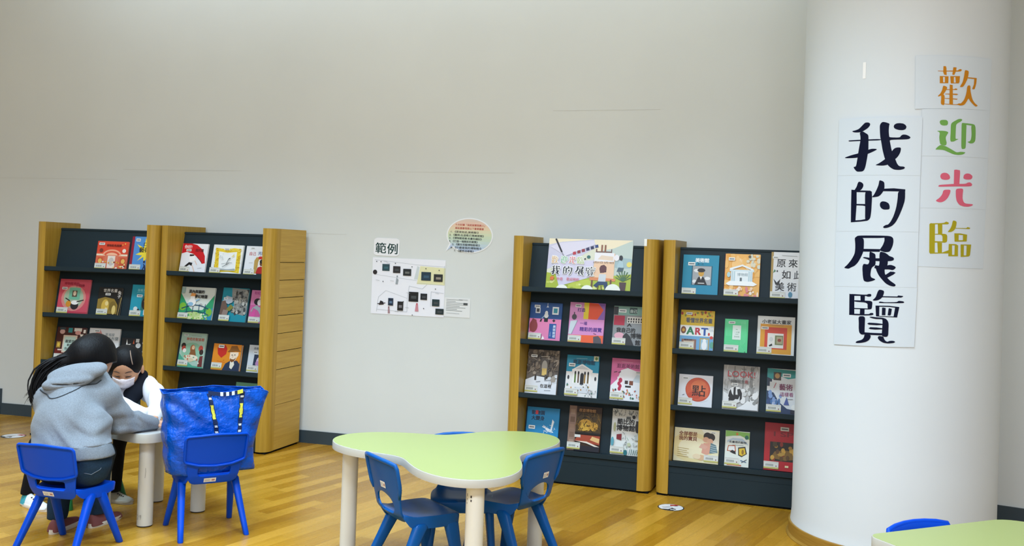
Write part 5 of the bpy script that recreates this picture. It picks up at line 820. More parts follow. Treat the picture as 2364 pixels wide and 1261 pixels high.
def chair(m, kind, label, loc, rz, sc=(1, 1, 1)):
    """origin on the floor under the seat, facing +y"""
    e = tag(empty('child_chair', loc, rz), label, 'chair', 'blue moulded chairs' if m is not M_CGREEN else None); e.scale = sc
    slot = kind == 'slot'
    SZ = .298 if slot else .290
    zk = .30 if slot else .30
    def back(x, z):                       # backrest plane, leaning back and hugging sideways, tucked in at the foot
        return (x, -.128 - (z - .29) * .26 + x * x * .9 + max(0, zk - z) * (.25 if slot else .95), z)
    def shell(x, z): q = back(x, z); return (q[0], q[1] + .006, q[2])
    if slot:
        panel = corner_poly([(-.146, .374, .012), (-.08, .356, .06), (0, .350, .2), (.08, .356, .06), (.146, .374, .012), (.15, .502, .014), (0, .512, .5), (-.15, .502, .014)], 4)
        mb = MB(); disc(mb, panel, back, m)
        b = solid(mb.build('backrest', e, smooth=True, angle=50), .007)
        mb = MB(); mb.tube([Vector(back(p.x, p.y)) + Vector((0, -.006, 0)) for p in resample(panel, 72)], .0068, m, n=10, closed=True); mb.build('rim', b, smooth=True)
        lower = corner_poly([(-.114, .258, .035), (.114, .258, .035), (.138, .392, .02), (-.138, .392, .02)], 6)
        hole = corner_poly([(-.078, .300, .012), (.078, .300, .012), (.080, .343, .008), (-.080, .343, .008)], 4)
        mb = MB(); annulus(mb, lower, hole, shell, m); solid(mb.build('lower_back', e, smooth=True, angle=50), .008)
        lz, lx0, lx1, lf = (.266, .287), -.046, .012, shell
    else:
        outline = corner_poly([(-.116, .266, .045), (.116, .266, .045), (.124, .352, .1), (.147, .405, .06), (.150, .492, .020), (0, .504, .8), (-.150, .492, .020), (-.147, .405, .06), (-.124, .352, .1)], 5)
        hole = corner_poly([(-.080, .299, .028), (.080, .299, .028), (.078, .352, .040), (0, .382, .12), (-.078, .352, .040)], 6)
        mb = MB(); annulus(mb, outline, hole, back, m, n=80, rows=6)
        b = solid(mb.build('backrest', e, smooth=True, angle=50), .008)
        arc = [(-.128, .362), (-.140, .388), (-.1475, .415), (-.149, .45), (-.150, .478), (-.144, .492), (-.10, .498), (-.05, .501), (0, .502), (.05, .501), (.10, .498), (.144, .492), (.150, .478), (.149, .45), (.1475, .415), (.140, .388), (.128, .362)]
        mb = MB(); mb.tube([Vector(back(x, z)) + Vector((0, -.006, 0)) for x, z in arc], [.003] + [.0085] * (len(arc) - 2) + [.003], m, n=10); mb.build('rim', b, smooth=True)
        lz, lx0, lx1, lf = (.390, .414), -.004, .040, back
    # seat: dished top, rounded front, skirt that deepens at the sides where the legs grow out
    yr = -.112 if slot else -.120
    so = corner_poly([(-.112, yr, .03), (.112, yr, .03), (.150, .02, .2), (.148, .155, .05), (-.148, .155, .05), (-.150, .02, .2)], 5)
    def seat(x, y): return (x, y, SZ - .012 * max(0, 1 - (x / .14) ** 2) * max(0, 1 - (y / .15) ** 2) - max(0, y - .10) ** 2 * 3.5 + max(0, -.06 - y) * .25)
    def drop(p): return (.040 if slot else .046) * min(1, max(.25, (p.y + .125) / .05)) + (.014 * max(0, 1 - abs(p.y - .02) / .1) if slot else 0)
    mb = MB(); n = 64; O = resample(so, n); c = Vector((0, 0))
    rs = [[seat(*(c.lerp(O[i], (r + .02) / 6.02))) for i in range(n)] for r in range(7)]
    for kx, ky, dz in ((1.02, 1.015, .14), (1.0, 1.0, 1.0), (.965, .965, 1.0), (.955, .955, .3)):
        rs.append([(p.x * kx, p.y * ky, seat(p.x, p.y)[2] - drop(p) * dz) for p in O])
    rs.append([(p.x * .05, p.y * .05, SZ - .022) for p in O])
    mb.rings(rs, m); mb.build('seat', e, smooth=True, angle=60)
    # splayed legs
    for sx in (-1, 1):
        for top, foot in (((.128, -.012, .272), (.158, -.165, 0)), ((.130, .040, .275), (.160, .160, 0))) if slot else (((.128, -.030, .262), (.158, -.175, 0)), ((.130, .105, .262), (.158, .160, 0))):
            p0 = Vector((sx * top[0], top[1], top[2])); p1 = Vector((sx * foot[0], foot[1], foot[2])); mb = MB(); rings = []
            for t, a, bb in ((0, .012, .017), (.05, .020, .026), (.3, .0175, .022), (.75, .0145, .0175), (.985, .0135, .016), (1, .011, .013)):
                if not slot: a, bb = a * 1.1, bb * 1.25
                p = p0.lerp(p1, t); rings.append([(p.x + a * math.copysign(abs(math.cos(q)) ** .7, math.cos(q)), p.y + bb * math.copysign(abs(math.sin(q)) ** .7, math.sin(q)), p.z) for q in [2 * math.pi * k / 20 for k in range(20)]])
            mb.rings(rings, m); mb.build('leg', e, smooth=True, angle=50)
    # inventory sticker on the rear of the shell
    if m is not M_CGREEN:
        w = lx1 - lx0; h = lz[1] - lz[0]
        mb = MB(); place = lambda x, y, l: (lx0 + x, lf(lx0 + x, lz[0] + y)[1] - .0056 - l, lz[0] + y)
        draw_art(mb, [R(0, 0, 100, 100, '#dfe2e4'), R(64, 28, 90, 66, '#a9787a'), *[R(8, 18 + 22 * k, 52, 26 + 22 * k, '#9fa5a8') for k in range(3)]], w, h, place)
        mb.build('inventory_sticker', e, smooth='flat')
    return e
def face(dx, dy): return math.atan2(-dx, dy)
chair(M_BLUE2, 'slot', 'blue plastic chair the person in the grey hoodie sits on', (-2.015, 4.437, 0), face(.258, .966))
chair(M_BLUE2, 'slot', 'blue plastic chair carrying the big blue bag', (-1.488, 4.79, 0), face(-.522, .853))
AS = (.95, 1.02, 1.115)
chair(M_BLUE, 'arch', 'blue plastic chair at the front left hollow of the lobed green table', (-.381, 4.124, 0), face(.832, .557), AS)
chair(M_BLUE, 'arch', 'blue plastic chair at the right hollow of the lobed green table, sticker on its back', (.047, 4.374, 0), face(-.79, .61), AS)
chair(M_BLUE, 'arch', 'blue plastic chair behind the lobed green table, mostly hidden under it', (-.195, 4.475, 0), face(.06, -.998), (.95, 1.02, 1.092))
chair(M_BLUE2, 'arch', 'blue plastic chair behind the green table at the lower right edge', (1.497, 3.12, 0), face(.41, -.91), AS)
chair(M_CGREEN, 'slot', 'green plastic chair the masked child sits on, behind the grey hoodie', (-2.33, 5.27, 0), face(.83, -.56))

# ------------------------------------------------------------------ round floor stickers
def floor_sticker(label, x, y, r, a):
    e = tag(empty('floor_sticker', (x, y, 0), a), label, 'sticker', 'round floor stickers')
    mb = MB(); n = 40
    mb.rings([[(rr * math.cos(2 * math.pi * k / n), rr * math.sin(2 * math.pi * k / n), z) for k in range(n)] for rr, z in ((r, .0004), (r - .0006, .0010))], mat('#2a2c2f', .4)); mb.build('disc', e, smooth=True, angle=30)
    mb = MB(); q = r * .0088
    draw_art(mb, [E(50, 50, 46, 46, '#dfdfdf', 32), P('#2b2d30', (6, 34), (30, 26), (52, 40), (60, 20), (40, 4), (16, 14)), P('#b8443c', (54, 66), (92, 68), (86, 82), (60, 86)), P('#2b2d30', (66, 62), (84, 60), (80, 70)), *[LN(18, 60 - 8 * k, 56, 62 - 8 * k, 2, '#9b9da0') for k in range(3)], R(34, 12, 52, 20, '#e6e6e6')], r * 2, r * 2, lambda x_, y_, lf: (x_ - r, y_ - r, .0012 + lf))
    mb.build('print', e, smooth='flat')
floor_sticker('round black and white sticker on the floor before the rightmost bookcase', .969, 5.514, .076, .2)
floor_sticker('round black and white sticker on the floor left of the leftmost bookcase', -3.535, 6.86, .083, -.1)

# ------------------------------------------------------------------ big blue bag
def shopping_bag():
    M_BAG = mat('#0050bc', 0.26, 0.35, name='woven_blue_plastic', bump=(12, .6, .05))
    M_STRAP = mat('#14264a', .6, .2); M_Y = mat('#c9c94a', .6, .2); M_W = mat('#c9d2d4', .6, .2)
    rz = face(-.522, .853)
    e = tag(empty('shopping_bag', (-1.475, 4.80, .304), rz), 'big shiny blue plastic carrier bag with dark straps standing on a chair', 'bag')
    rnd = random.Random(4); ph = [(rnd.uniform(4, 26), rnd.uniform(4, 26), rnd.uniform(0, 6)) for _ in range(14)]
    HH = .405
    def prof(t, v):
        """point on the bag wall; t 0..1 round the perimeter, v 0..1 up"""
        a = 2 * math.pi * t; cx_, sy_ = math.cos(a), math.sin(a); p = 4.5
        hw = (.196 + .075 * max(0, v - .25) ** 1.3 / .69 + .014 * math.exp(-(v / .12) ** 2)) if cx_ > 0 else (.212 + .034 * v)
        hd = .098 + .022 * math.sin(math.pi * min(1, v * .9)) - .03 * v * v
        rr = (abs(cx_) ** p + abs(sy_) ** p) ** (-1 / p)
        x, y = hw * rr * cx_, hd * rr * sy_
        # creases: slanted ridged waves give crumpled facets
        wob = sum((1 - 2 * abs(math.sin(k1 * x * 1.1 + k2 * v * .7 + k3))) / (1 + .05 * (k1 + k2)) for k1, k2, k3 in ph) * .0042
        y += wob * (1 if sy_ < 0 else -1) * (.5 + v); x += .5 * wob
        z = HH * v
        if v > .8: z += (v - .8) / .2 * (.006 * math.sin(5 * a) - .024 * max(0, cx_) ** 3 * (1 if sy_ < .5 else .6) - .004)
        if v < .12: z += .004 * math.sin(4 * a); 
        return Vector((x, y, z))
    n, rows = 120, 30
    mb = MB(); mb.rings([[prof(k / n, r / rows) for k in range(n)] for r in range(rows + 1)], M_BAG, cap0=True, cap1=False)
    b = mb.build('bag_body', e, smooth=True); md = b.modifiers.new('thickness', 'SOLIDIFY'); md.thickness = .0016; md.offset = 1
    # rolled hem and straps on the chair-back side (local -y)
    mb = MB(); mb.tube([prof(k / 80, .995) for k in range(80)], .003, M_BAG, n=6, closed=True); mb.build('hem', e, smooth=True)
    def t_of(x, v):
        best = min((abs(prof(k / 400, v).x - x), k / 400) for k in range(200, 401)); return best[1]
    def strap(xs, name):
        mb = MB(); rows_ = []
        for i in range(29):
            v = .30 + .68 * i / 28; x = xs[0] + (xs[1] - xs[0]) * i / 28
            L = [prof(t_of(x + dx, v), v) + Vector((0, -.0035, 0)) for dx in (-.0105, .0105)]; rows_.append(L)
        for i in range(28):
            mm = M_STRAP
            if 15 <= i <= 21: mm = M_Y
            elif i in (4, 8, 11, 25): mm = M_W
            a, b_ = rows_[i], rows_[i + 1]
            if mm is M_STRAP: mb.add([a[0], a[1], b_[1], b_[0]], [(0, 1, 2, 3)], mm)
            else:
                mb.add([a[0], a[1], b_[1], b_[0]], [(0, 1, 2, 3)], M_STRAP); m0 = [a[0].lerp(a[1], .16), a[0].lerp(a[1], .84), b_[0].lerp(b_[1], .84), b_[0].lerp(b_[1], .16)]
                mb.add([q + Vector((0, -.0008, 0)) for q in m0], [(0, 1, 2, 3)], mm)
        o = mb.build('strap', e, smooth='flat'); md = o.modifiers.new('thickness', 'SOLIDIFY'); md.thickness = .002; md.offset = 0
        return rows_[-1]
    strap((.005, -.045), 'a'); strap((.095, .118), 'b')
    # the loop joining the straps lies over the opening
    mb = MB(); pts = []
    p0, p1 = prof(t_of(-.045, .98), .98) + Vector((0, -.004, .0)), prof(t_of(.118, .98), .98) + Vector((0, -.004, 0))
    for k in range(13):
        t = k / 12; p = p0.lerp(p1, t); p.z += -.010 * math.sin(math.pi * t) + .004; p.y -= .008 * math.sin(math.pi * t); pts.append(p)
    for k in range(12):
        a, b_ = pts[k], pts[k + 1]; hgt = Vector((0, .002, .0095))
        mb.add([a - hgt, b_ - hgt, b_ + hgt, a + hgt], [(0, 1, 2, 3)], M_W if k in (4, 6, 8) else (M_Y if k in (10, 11) else M_STRAP))
    o = mb.build('handle', e, smooth='flat'); md = o.modifiers.new('thickness', 'SOLIDIFY'); md.thickness = .0025; md.offset = 0
shopping_bag()

# ------------------------------------------------------------------ people: smooth-blended volumes turned into one continuous surface
def surface_net(fn, lo, hi, res):
    lo, hi = np.array(lo, float), np.array(hi, float)
    n = np.ceil((hi - lo) / res).astype(int) + 1
    ax = [lo[i] + np.arange(n[i]) * res for i in range(3)]
    X, Y, Z = np.meshgrid(*ax, indexing='ij')
    D = fn(X.astype(np.float32), Y.astype(np.float32), Z.astype(np.float32))
    ins = D < 0
    cnt = np.zeros(tuple(n - 1), np.int16)
    for i in (0, 1):
        for j in (0, 1):
            for k in (0, 1): cnt += ins[i:n[0] - 1 + i, j:n[1] - 1 + j, k:n[2] - 1 + k]
    act = (cnt > 0) & (cnt < 8); idx = -np.ones(act.shape, np.int64); cells = np.argwhere(act); idx[act] = np.arange(len(cells))
    acc = np.zeros((len(cells), 3)); w = np.zeros(len(cells))
    cor = [(i, j, k) for i in (0, 1) for j in (0, 1) for k in (0, 1)]
    for a in cor:
        for ax_ in range(3):
            if a[ax_] == 1: continue
            b = list(a); b[ax_] = 1
            da = D[cells[:, 0] + a[0], cells[:, 1] + a[1], cells[:, 2] + a[2]]; db = D[cells[:, 0] + b[0], cells[:, 1] + b[1], cells[:, 2] + b[2]]
            x = (da < 0) != (db < 0); t = np.where(x, da / np.where(x, da - db, 1), 0)
            p = np.array(a)[None, :] + np.zeros((len(cells), 3)); p[:, ax_] += t
            acc += p * x[:, None]; w += x
    V = lo + (cells + acc / w[:, None]) * res
    F = []
    for ax_ in range(3):
        u, v = [(1, 2), (2, 0), (0, 1)][ax_]
        sl0 = [slice(None)] * 3; sl1 = [slice(None)] * 3; sl0[ax_] = slice(0, -1); sl1[ax_] = slice(1, None)
        cr = ins[tuple(sl0)] != ins[tuple(sl1)]
        E_ = np.argwhere(cr); E_ = E_[(E_[:, u] > 0) & (E_[:, v] > 0) & (E_[:, u] < n[u] - 1) & (E_[:, v] < n[v] - 1)]
        if not len(E_): continue
        def cid(du, dv):
            q = E_.copy(); q[:, u] -= du; q[:, v] -= dv; return idx[q[:, 0], q[:, 1], q[:, 2]]
        quad = np.stack([cid(1, 1), cid(0, 1), cid(0, 0), cid(1, 0)], 1)
        flip = ~ins[E_[:, 0], E_[:, 1], E_[:, 2]]; quad[flip] = quad[flip][:, ::-1]
        F.append(quad)
    return V, np.concatenate(F)
def d_cap(a, b, ra, rb):
    a, b = np.array(a, np.float32), np.array(b, np.float32); ab = b - a; L2 = float(ab @ ab)
    def f(X, Y, Z):
        px, py, pz = X - a[0], Y - a[1], Z - a[2]
        t = np.clip((px * ab[0] + py * ab[1] + pz * ab[2]) / max(L2, 1e-9), 0, 1)
        return np.sqrt((px - t * ab[0]) ** 2 + (py - t * ab[1]) ** 2 + (pz - t * ab[2]) ** 2) - (ra + (rb - ra) * t)
    f.bb = (np.minimum(a, b) - max(ra, rb), np.maximum(a, b) + max(ra, rb)); return f
def d_ell(c, r, axes=None):
    c = np.array(c, np.float32); r = np.array(r, np.float32); A = np.eye(3) if axes is None else np.array(axes, float)
    A = A / np.linalg.norm(A, axis=1)[:, None]
    def f(X, Y, Z):
        px, py, pz = X - c[0], Y - c[1], Z - c[2]
        q = [(px * A[i][0] + py * A[i][1] + pz * A[i][2]) for i in range(3)]
        k0 = np.sqrt(sum((q[i] / r[i]) ** 2 for i in range(3))); k1 = np.sqrt(sum((q[i] / r[i] ** 2) ** 2 for i in range(3)))
        return k0 * (k0 - 1) / np.maximum(k1, 1e-6)
    m = r.max(); f.bb = (c - m, c + m); return f
def smin(a, b, k):
    if k <= 0: return np.minimum(a, b)
    h = np.clip(.5 + .5 * (b - a) / k, 0, 1); return b + (a - b) * h - k * h * (1 - h)
def smax(a, b, k): return -smin(-a, -b, k)
def blend(prims):
    """prims: (fn, k[, 'sub'])"""
    def f(X, Y, Z):
        D = None
        for p in prims:
            d = p[0](X, Y, Z)
            if D is None: D = d
            elif len(p) > 2: D = smax(D, -d, p[1])
            else: D = smin(D, d, p[1])
        return D
    f.bb = (np.min([p[0].bb[0] for p in prims if len(p) < 3], 0), np.max([p[0].bb[1] for p in prims if len(p) < 3], 0)); return f
def chain(pts, rad, k=.03): return [(d_cap(pts[i], pts[i + 1], rad[i], rad[i + 1]), k) for i in range(len(pts) - 1)]
def organic(name, fn, res, m, parent, lo=None, hi=None, smooth_it=1):
    pad = .012
    lo = fn.bb[0] - pad if lo is None else lo; hi = fn.bb[1] + pad if hi is None else hi
    V, F = surface_net(fn, lo, hi, res)
    inv = parent.matrix_basis.inverted() if parent.parent is None else (parent.parent.matrix_basis @ parent.matrix_basis).inverted()
    V = [tuple(inv @ Vector(p)) for p in V]
    me = bpy.data.meshes.new(name); me.from_pydata(V, [], F.tolist()); me.materials.append(m)
    me.polygons.foreach_set('use_smooth', [True] * len(me.polygons))
    o = bpy.data.objects.new(name, me); COL.objects.link(o); o.parent = parent
    s = o.modifiers.new('relax', 'SMOOTH'); s.factor = .5; s.iterations = 2 + smooth_it
    return o
def local(mb, parent):
    inv = parent.matrix_basis.inverted(); mb.v = [tuple(inv @ Vector(p)) for p in mb.v]; return mb
def unit(v): v = np.array(v, float); return v / np.linalg.norm(v)
M_SKIN = mat('#c99a7c', .5, .35, sss=.08, name='skin')
M_SKIN2 = mat('#c4916e', .5, .35, sss=.08, name='skin_child')
def hair_mat():
    m = mat('#08080a', .52, .16, name='black_hair'); nt = m.node_tree; N = nt.nodes.new
    tc = N('ShaderNodeTexCoord'); mp = N('ShaderNodeMapping'); mp.inputs['Scale'].default_value = (150, 150, 14); mp.inputs['Rotation'].default_value = (.5, .4, 0)
    n = N('ShaderNodeTexNoise'); n.inputs['Scale'].default_value = 1; n.inputs['Detail'].default_value = 4; bp = N('ShaderNodeBump'); bp.inputs['Strength'].default_value = .35; bp.inputs['Distance'].default_value = .004
    L = nt.links.new; L(tc.outputs['Object'], mp.inputs[0]); L(mp.outputs[0], n.inputs['Vector']); L(n.outputs['Fac'], bp.inputs['Height']); L(bp.outputs[0], nt.nodes['Principled BSDF'].inputs['Normal'])
    return m
M_HAIR = hair_mat()
M_HOOD = mat('#777f86', .95, .1, sheen=.15, name='heather_grey_fleece', noise=(210, .16), bump=(60, .3, .003))
M_RIB = mat('#6f777e', .95, .1, name='grey_rib_knit', noise=(210, .14), bump=(140, .5, .002))
M_JEAN = mat('#1c3348', .85, .2, name='dark_denim', noise=(120, .14), bump=(120, .25, .002))
M_SHIRT = mat('#e2e3e8', .85, .2, name='white_cotton', bump=(16, .3, .01))
M_NAVY = mat('#12161f', .85, .15, name='navy_knit')
M_BLACKP = mat('#14161b', .85, .15, name='black_cotton')
M_MASK = mat('#ddd2d3', .8, .2, name='mask_fabric', noise=(75, .10))

def hand(prims, wrist, d, up, size=1.0, curl=.35, thumb=1):
    """palm, four unequal bent fingers and a side thumb, appended to a body's volumes"""
    d, up = unit(d), unit(up); side = unit(np.cross(d, up)); up = np.cross(side, d); w = np.array(wrist); s = size
    pc = w + d * .045 * s
    prims.append((d_ell(pc, (.046 * s, .036 * s, .016 * s), [d, side, up]), .012))
    for i, (off, ln) in enumerate(((-.027, .062), (-.009, .072), (.009, .068), (.026, .052))):
        b = w + d * .082 * s + side * off * s; k1 = b + (d * math.cos(curl * .6) - up * math.sin(curl * .6)) * ln * .45 * s
        k2 = k1 + (d * math.cos(curl * 1.6) - up * math.sin(curl * 1.6)) * ln * .32 * s; k3 = k2 + (d * math.cos(curl * 2.4) - up * math.sin(curl * 2.4)) * ln * .23 * s
        r = .0078 * s
        prims.append((d_cap(w + d * .05 * s + side * off * .8 * s, b, r * 1.1, r * 1.05), .004))
        for p, q, r0, r1 in ((b, k1, r, r * .95), (k1, k2, r * .95, r * .88), (k2, k3, r * .88, r * .75)): prims.append((d_cap(p, q, r0, r1), .003))
    t0 = w + d * .022 * s + side * (-.024 * thumb) * s; t1 = t0 + (d * .6 - side * .75 * thumb - up * .2) * .036 * s; t2 = t1 + (d * .95 - side * .2 * thumb - up * .3) * .028 * s
    prims.append((d_cap(t0, t1, .0105 * s, .009 * s), .006)); prims.append((d_cap(t1, t2, .009 * s, .0072 * s), .003))

def shoe(parent, heel, toe, m_up, m_sole, h=.058, w=.040, patches=None, laces=True):
    heel, toe = np.array(heel, float), np.array(toe, float); L = np.linalg.norm(toe - heel); f = unit(toe - heel); s = np.array([-f[1], f[0], 0])
    e = None
    def pt(u, v, z): return tuple(heel + f * u * L + s * v + np.array([0, 0, z]))
    st = [(0.0, .50, .70), (.04, .72, .96), (.14, .84, 1.06), (.26, .86, 1.02), (.40, .86, .84), (.55, .93, .66), (.70, 1.0, .54), (.84, .95, .46), (.94, .74, .36), (1.0, .36, .22)]
    mb = MB(); rings = []
    for u, ww, hh in st:
        rings.append([pt(u, w * ww * math.cos(a) * (1 - .25 * max(0, math.sin(a))), .012 + h * hh * (math.sin(a) if math.sin(a) > 0 else .12 * math.sin(a))) for a in [2 * math.pi * k / 24 for k in range(24)]])
    mb.rings(rings, m_up); local(mb, parent)
    if patches:
        for j, fidx in enumerate(mb.f):
            if len(fidx) > 4: continue
            row, q = j // 24, j % 24
            for (r0, r1, q0, q1, pm) in patches:
                if r0 <= row < r1 and (q0 <= q < q1): mb.m[j] = mb.mi(pm)
    o = mb.build('shoe', parent, smooth=True, angle=70)
    o.modifiers.new('subdivision', 'SUBSURF').levels = 1; o.modifiers[-1].render_levels = 2
    mb = MB(); rs = []
    for zz, gr in ((0, .98), (.004, 1.05), (.020, 1.05), (.022, 1.0)):
        out = []
        for k in range(36):
            a = 2 * math.pi * k / 36; uu = .5 - .5 * math.cos(a) ; sg = math.sin(a)
            ww = np.interp(uu, [q[0] for q in st], [q[1] for q in st])
            out.append(pt(uu * 1.02 - .01, w * ww * gr * (abs(sg) ** .6) * math.copysign(1, sg), zz))
        rs.append(out)
    mb.rings(rs, m_sole); local(mb, parent); mb.build('sole', o, smooth=True, angle=40)
    if laces:
        mb = MB()
        for k in range(4):
            u = .44 + .075 * k; z = .012 + h * np.interp(u, [q[0] for q in st], [q[2] for q in st]) + .001
            for sd in (-1, 1):
                c = np.array(pt(u, sd * w * .36, z - .006)); mb.tube([c - s * .003, c + s * .003 + np.array([0, 0, .001])], .0035, mat('#33363a', .6), n=8)
        local(mb, parent); mb.build('eyelets', o, smooth=True)
    return o

# ---------------- person in the grey hoodie, seen from behind
A = tag(empty('person', (-2.01, 4.44, 0)), 'person in grey hoodie with black ponytail leaning over the small table, seen from behind', 'person')
hipL, hipR = (-2.095, 4.47, .385), (-1.935, 4.430, .385); kneeL, kneeR = (-2.185, 4.745, .37), (-2.03, 4.79, .36); ankL, ankR = (-2.185, 4.685, .085), (-2.04, 4.80, .085)
pel, mid, che, nck = (-2.01, 4.45, .40), (-2.045, 4.50, .55), (-2.075, 4.575, .67), (-2.065, 4.645, .765)
shL, shR = (-2.200, 4.60, .672), (-1.955, 4.64, .680); elL, elR = (-2.20, 4.84, .525), (-1.905, 4.705, .535); wrL, wrR = (-2.03, 4.93, .508), (-1.80, 4.83, .510)
hc = np.array((-2.055, 4.735, .845)); hf = unit((.45, .62, -.64)); hs = unit(np.cross(hf, (0, 0, 1))); hu = np.cross(hs, hf)
body = [(d_ell(hc, (.074, .094, .098), [hs, hf, hu]), .02), (d_ell(hc + hf * .035 - hu * .045, (.055, .062, .062), [hs, hf, hu]), .03),
        (d_cap(hc - hu * .02 + hf * .095, hc - hu * .045 + hf * .108, .010, .013), .012)]
for sd in (-1, 1): body.append((d_ell(hc + hs * .076 * sd - hf * .005 - hu * .012, (.008, .018, .028), [hs, hf, hu]), .006))
body += [(d_cap(nck, hc - hu * .05, .048, .05), .025)]
body += chain([pel, mid, che, nck], [.10, .09, .085, .05], .05) + [(d_cap(shL, shR, .052, .052), .04)]
body += chain([shL, elL, wrL], [.045, .036, .024], .03) + chain([shR, elR, wrR], [.045, .036, .024], .03)
body += chain([hipL, kneeL, ankL], [.082, .055, .036], .04) + chain([hipR, kneeR, ankR], [.082, .055, .036], .04)
hand(body, wrR, (.75, .62, .0), (0, 0, 1), .92, .45, -1); hand(body, wrL, (.80, .5, 0), (0, 0, 1), .92, .4, 1)
organic('body', blend(body), .006, M_SKIN, A)
hood = chain([(-2.01, 4.445, .415), (-2.045, 4.50, .55), (-2.085, 4.575, .665)], [.138, .130, .120], .06)
hood += [(d_cap((-2.095, 4.455, .425), (-1.925, 4.425, .430), .112, .110), .05), (d_cap((-2.135, 4.51, .56), (-1.96, 4.50, .55), .095, .09), .06), (d_cap((-2.185, 4.585, .655), (-1.97, 4.63, .668), .080, .076), .05)]
hood += chain([shL, elL, wrL], [.070, .060, .046], .035) + chain([shR, (-1.925, 4.68, .60), elR, (-1.86, 4.765, .522), wrR], [.072, .064, .060, .054, .042], .03)
hood += [(d_cap((-2.12, 4.62, .742), (-2.0, 4.665, .752), .058, .056), .04)]
hood_fn0 = blend(hood)
def hood_fn(X, Y, Z):
    d = hood_fn0(X, Y, Z)
    q = Z * 62 + X * 30 + 2.2 * np.sin(17 * X + 5 * Y); wst = np.exp(-((Z - .53) / .09) ** 2) * np.clip((X + 2.16) * 5, .25, 1)
    fold = np.minimum(np.sin(q), .35) * .0085 * wst + np.sin(30 * X - 26 * Z + 2 * np.sin(20 * Y)) * .0035
    arm = np.exp(-((X + 1.965) ** 2 + (Z - .60) ** 2 * .5) / .0022); fold = fold + arm * .008
    el = np.exp(-((X + 1.89) ** 2 + (Y - 4.74) ** 2 + (Z - .53) ** 2) / .010)
    fold = fold + np.minimum(np.sin(80 * (X + Y * .5) + 40 * Z), .4) * .009 * el
    d = d + fold
    return np.maximum(d, .482 - Z + .04 * (X + 2.01))
hood_fn.bb = hood_fn0.bb
hd = organic('hoodie', hood_fn, .0065, M_HOOD, A)
rib = blend([(d_cap((-2.095, 4.455, .415), (-1.925, 4.425, .415), .112, .110), .05), (d_cap((-2.02, 4.445, .38), (-2.01, 4.455, .47), .134, .134), .05)])
def rib_fn(X, Y, Z):
    d = rib(X, Y, Z) - .004; zc = Z - .04 * (X + 2.01)
    return np.maximum(d, np.abs(zc - .458) - .030)
rib_fn.bb = rib.bb
organic('hem_band', rib_fn, .006, M_RIB, hd)
cuf = blend([(d_cap((-1.832, 4.795, .513), (-1.792, 4.838, .510), .043, .037), .02)]); organic('cuff', cuf, .005, M_RIB, hd)
h1, h2 = np.array((-2.07, 4.572, .793)), np.array((-2.085, 4.53, .757))
hx = unit((.97, .22, .12)); hz = unit((-.1, -.35, .93)); hy = np.cross(hz, hx)
hoodbag = blend([(d_ell(h1, (.128, .062, .040), [hx, hy, hz]), .02), (d_ell(h2, (.118, .052, .036), [hx, hy, hz]), .014), (d_ell(h1 + hx * .095 + hz * .006, (.050, .05, .028), [hx, hy, hz]), .02), (d_ell((h1 + h2) / 2 - hy * .052 - hz * .004 - hx * .01, (.075, .022, .0035), [hx, hy, unit(hz + hx * .12)]), .006, 'sub')])
hb_o = organic('hood', hoodbag, .005, M_HOOD, hd)
from mathutils.bvhtree import BVHTree
bv = BVHTree.FromPolygons([A.matrix_basis @ v.co for v in hd.data.vertices], [list(p_.vertices) for p_ in hd.data.polygons])
rough = [Vector(p) for p in ((-2.225, 4.50, .735), (-2.185, 4.455, .716), (-2.13, 4.43, .708), (-2.075, 4.435, .716), (-2.02, 4.47, .742), (-1.985, 4.53, .765), (-1.95, 4.60, .775))]
sm = [tuple(a_.lerp(b_, .5)) for a_, b_ in zip(rough, rough[1:])]
mb = MB(); fine = []
for i in range(len(rough) - 1):
    for q_ in range(8):
        t = q_ / 8; p_ = rough[max(i - 1, 0)], rough[i], rough[i + 1], rough[min(i + 2, len(rough) - 1)]
        c_ = .5 * (2 * p_[1] + (p_[2] - p_[0]) * t + (2 * p_[0] - 5 * p_[1] + 4 * p_[2] - p_[3]) * t * t + (3 * p_[1] - p_[0] - 3 * p_[2] + p_[3]) * t ** 3)
        h_ = bv.find_nearest(c_); fine.append(h_[0] + h_[1] * .0005)
mb.tube(fine, .0028, mat('#3a4046', .9, .1), n=6); local(mb, A); mb.build('neck_seam', hd, smooth=True)
jn = chain([hipL, kneeL, (ankL[0], ankL[1], .07)], [.098, .066, .047], .05) + chain([hipR, kneeR, (ankR[0], ankR[1], .07)], [.096, .062, .047], .05) + [(d_cap((-2.08, 4.46, .41), (-1.94, 4.43, .41), .098, .098), .05)]
jfn0 = blend(jn)
def jfn(X, Y, Z): return np.maximum(jfn0(X, Y, Z) + np.sin(70 * Z + 30 * X) * .0015, np.maximum(Z - .49, .062 - Z))
jfn.bb = jfn0.bb
jo = organic('jeans', jfn, .0065, M_JEAN, A)
mb = MB()
mb.tube([(-1.905, 4.330, .375), (-1.875, 4.338, .368), (-1.848, 4.366, .385), (-1.842, 4.385, .405)], .0014, mat('#6a7886', .8), n=6)
local(mb, A); mb.build('pocket_stitching', jo, smooth=True)
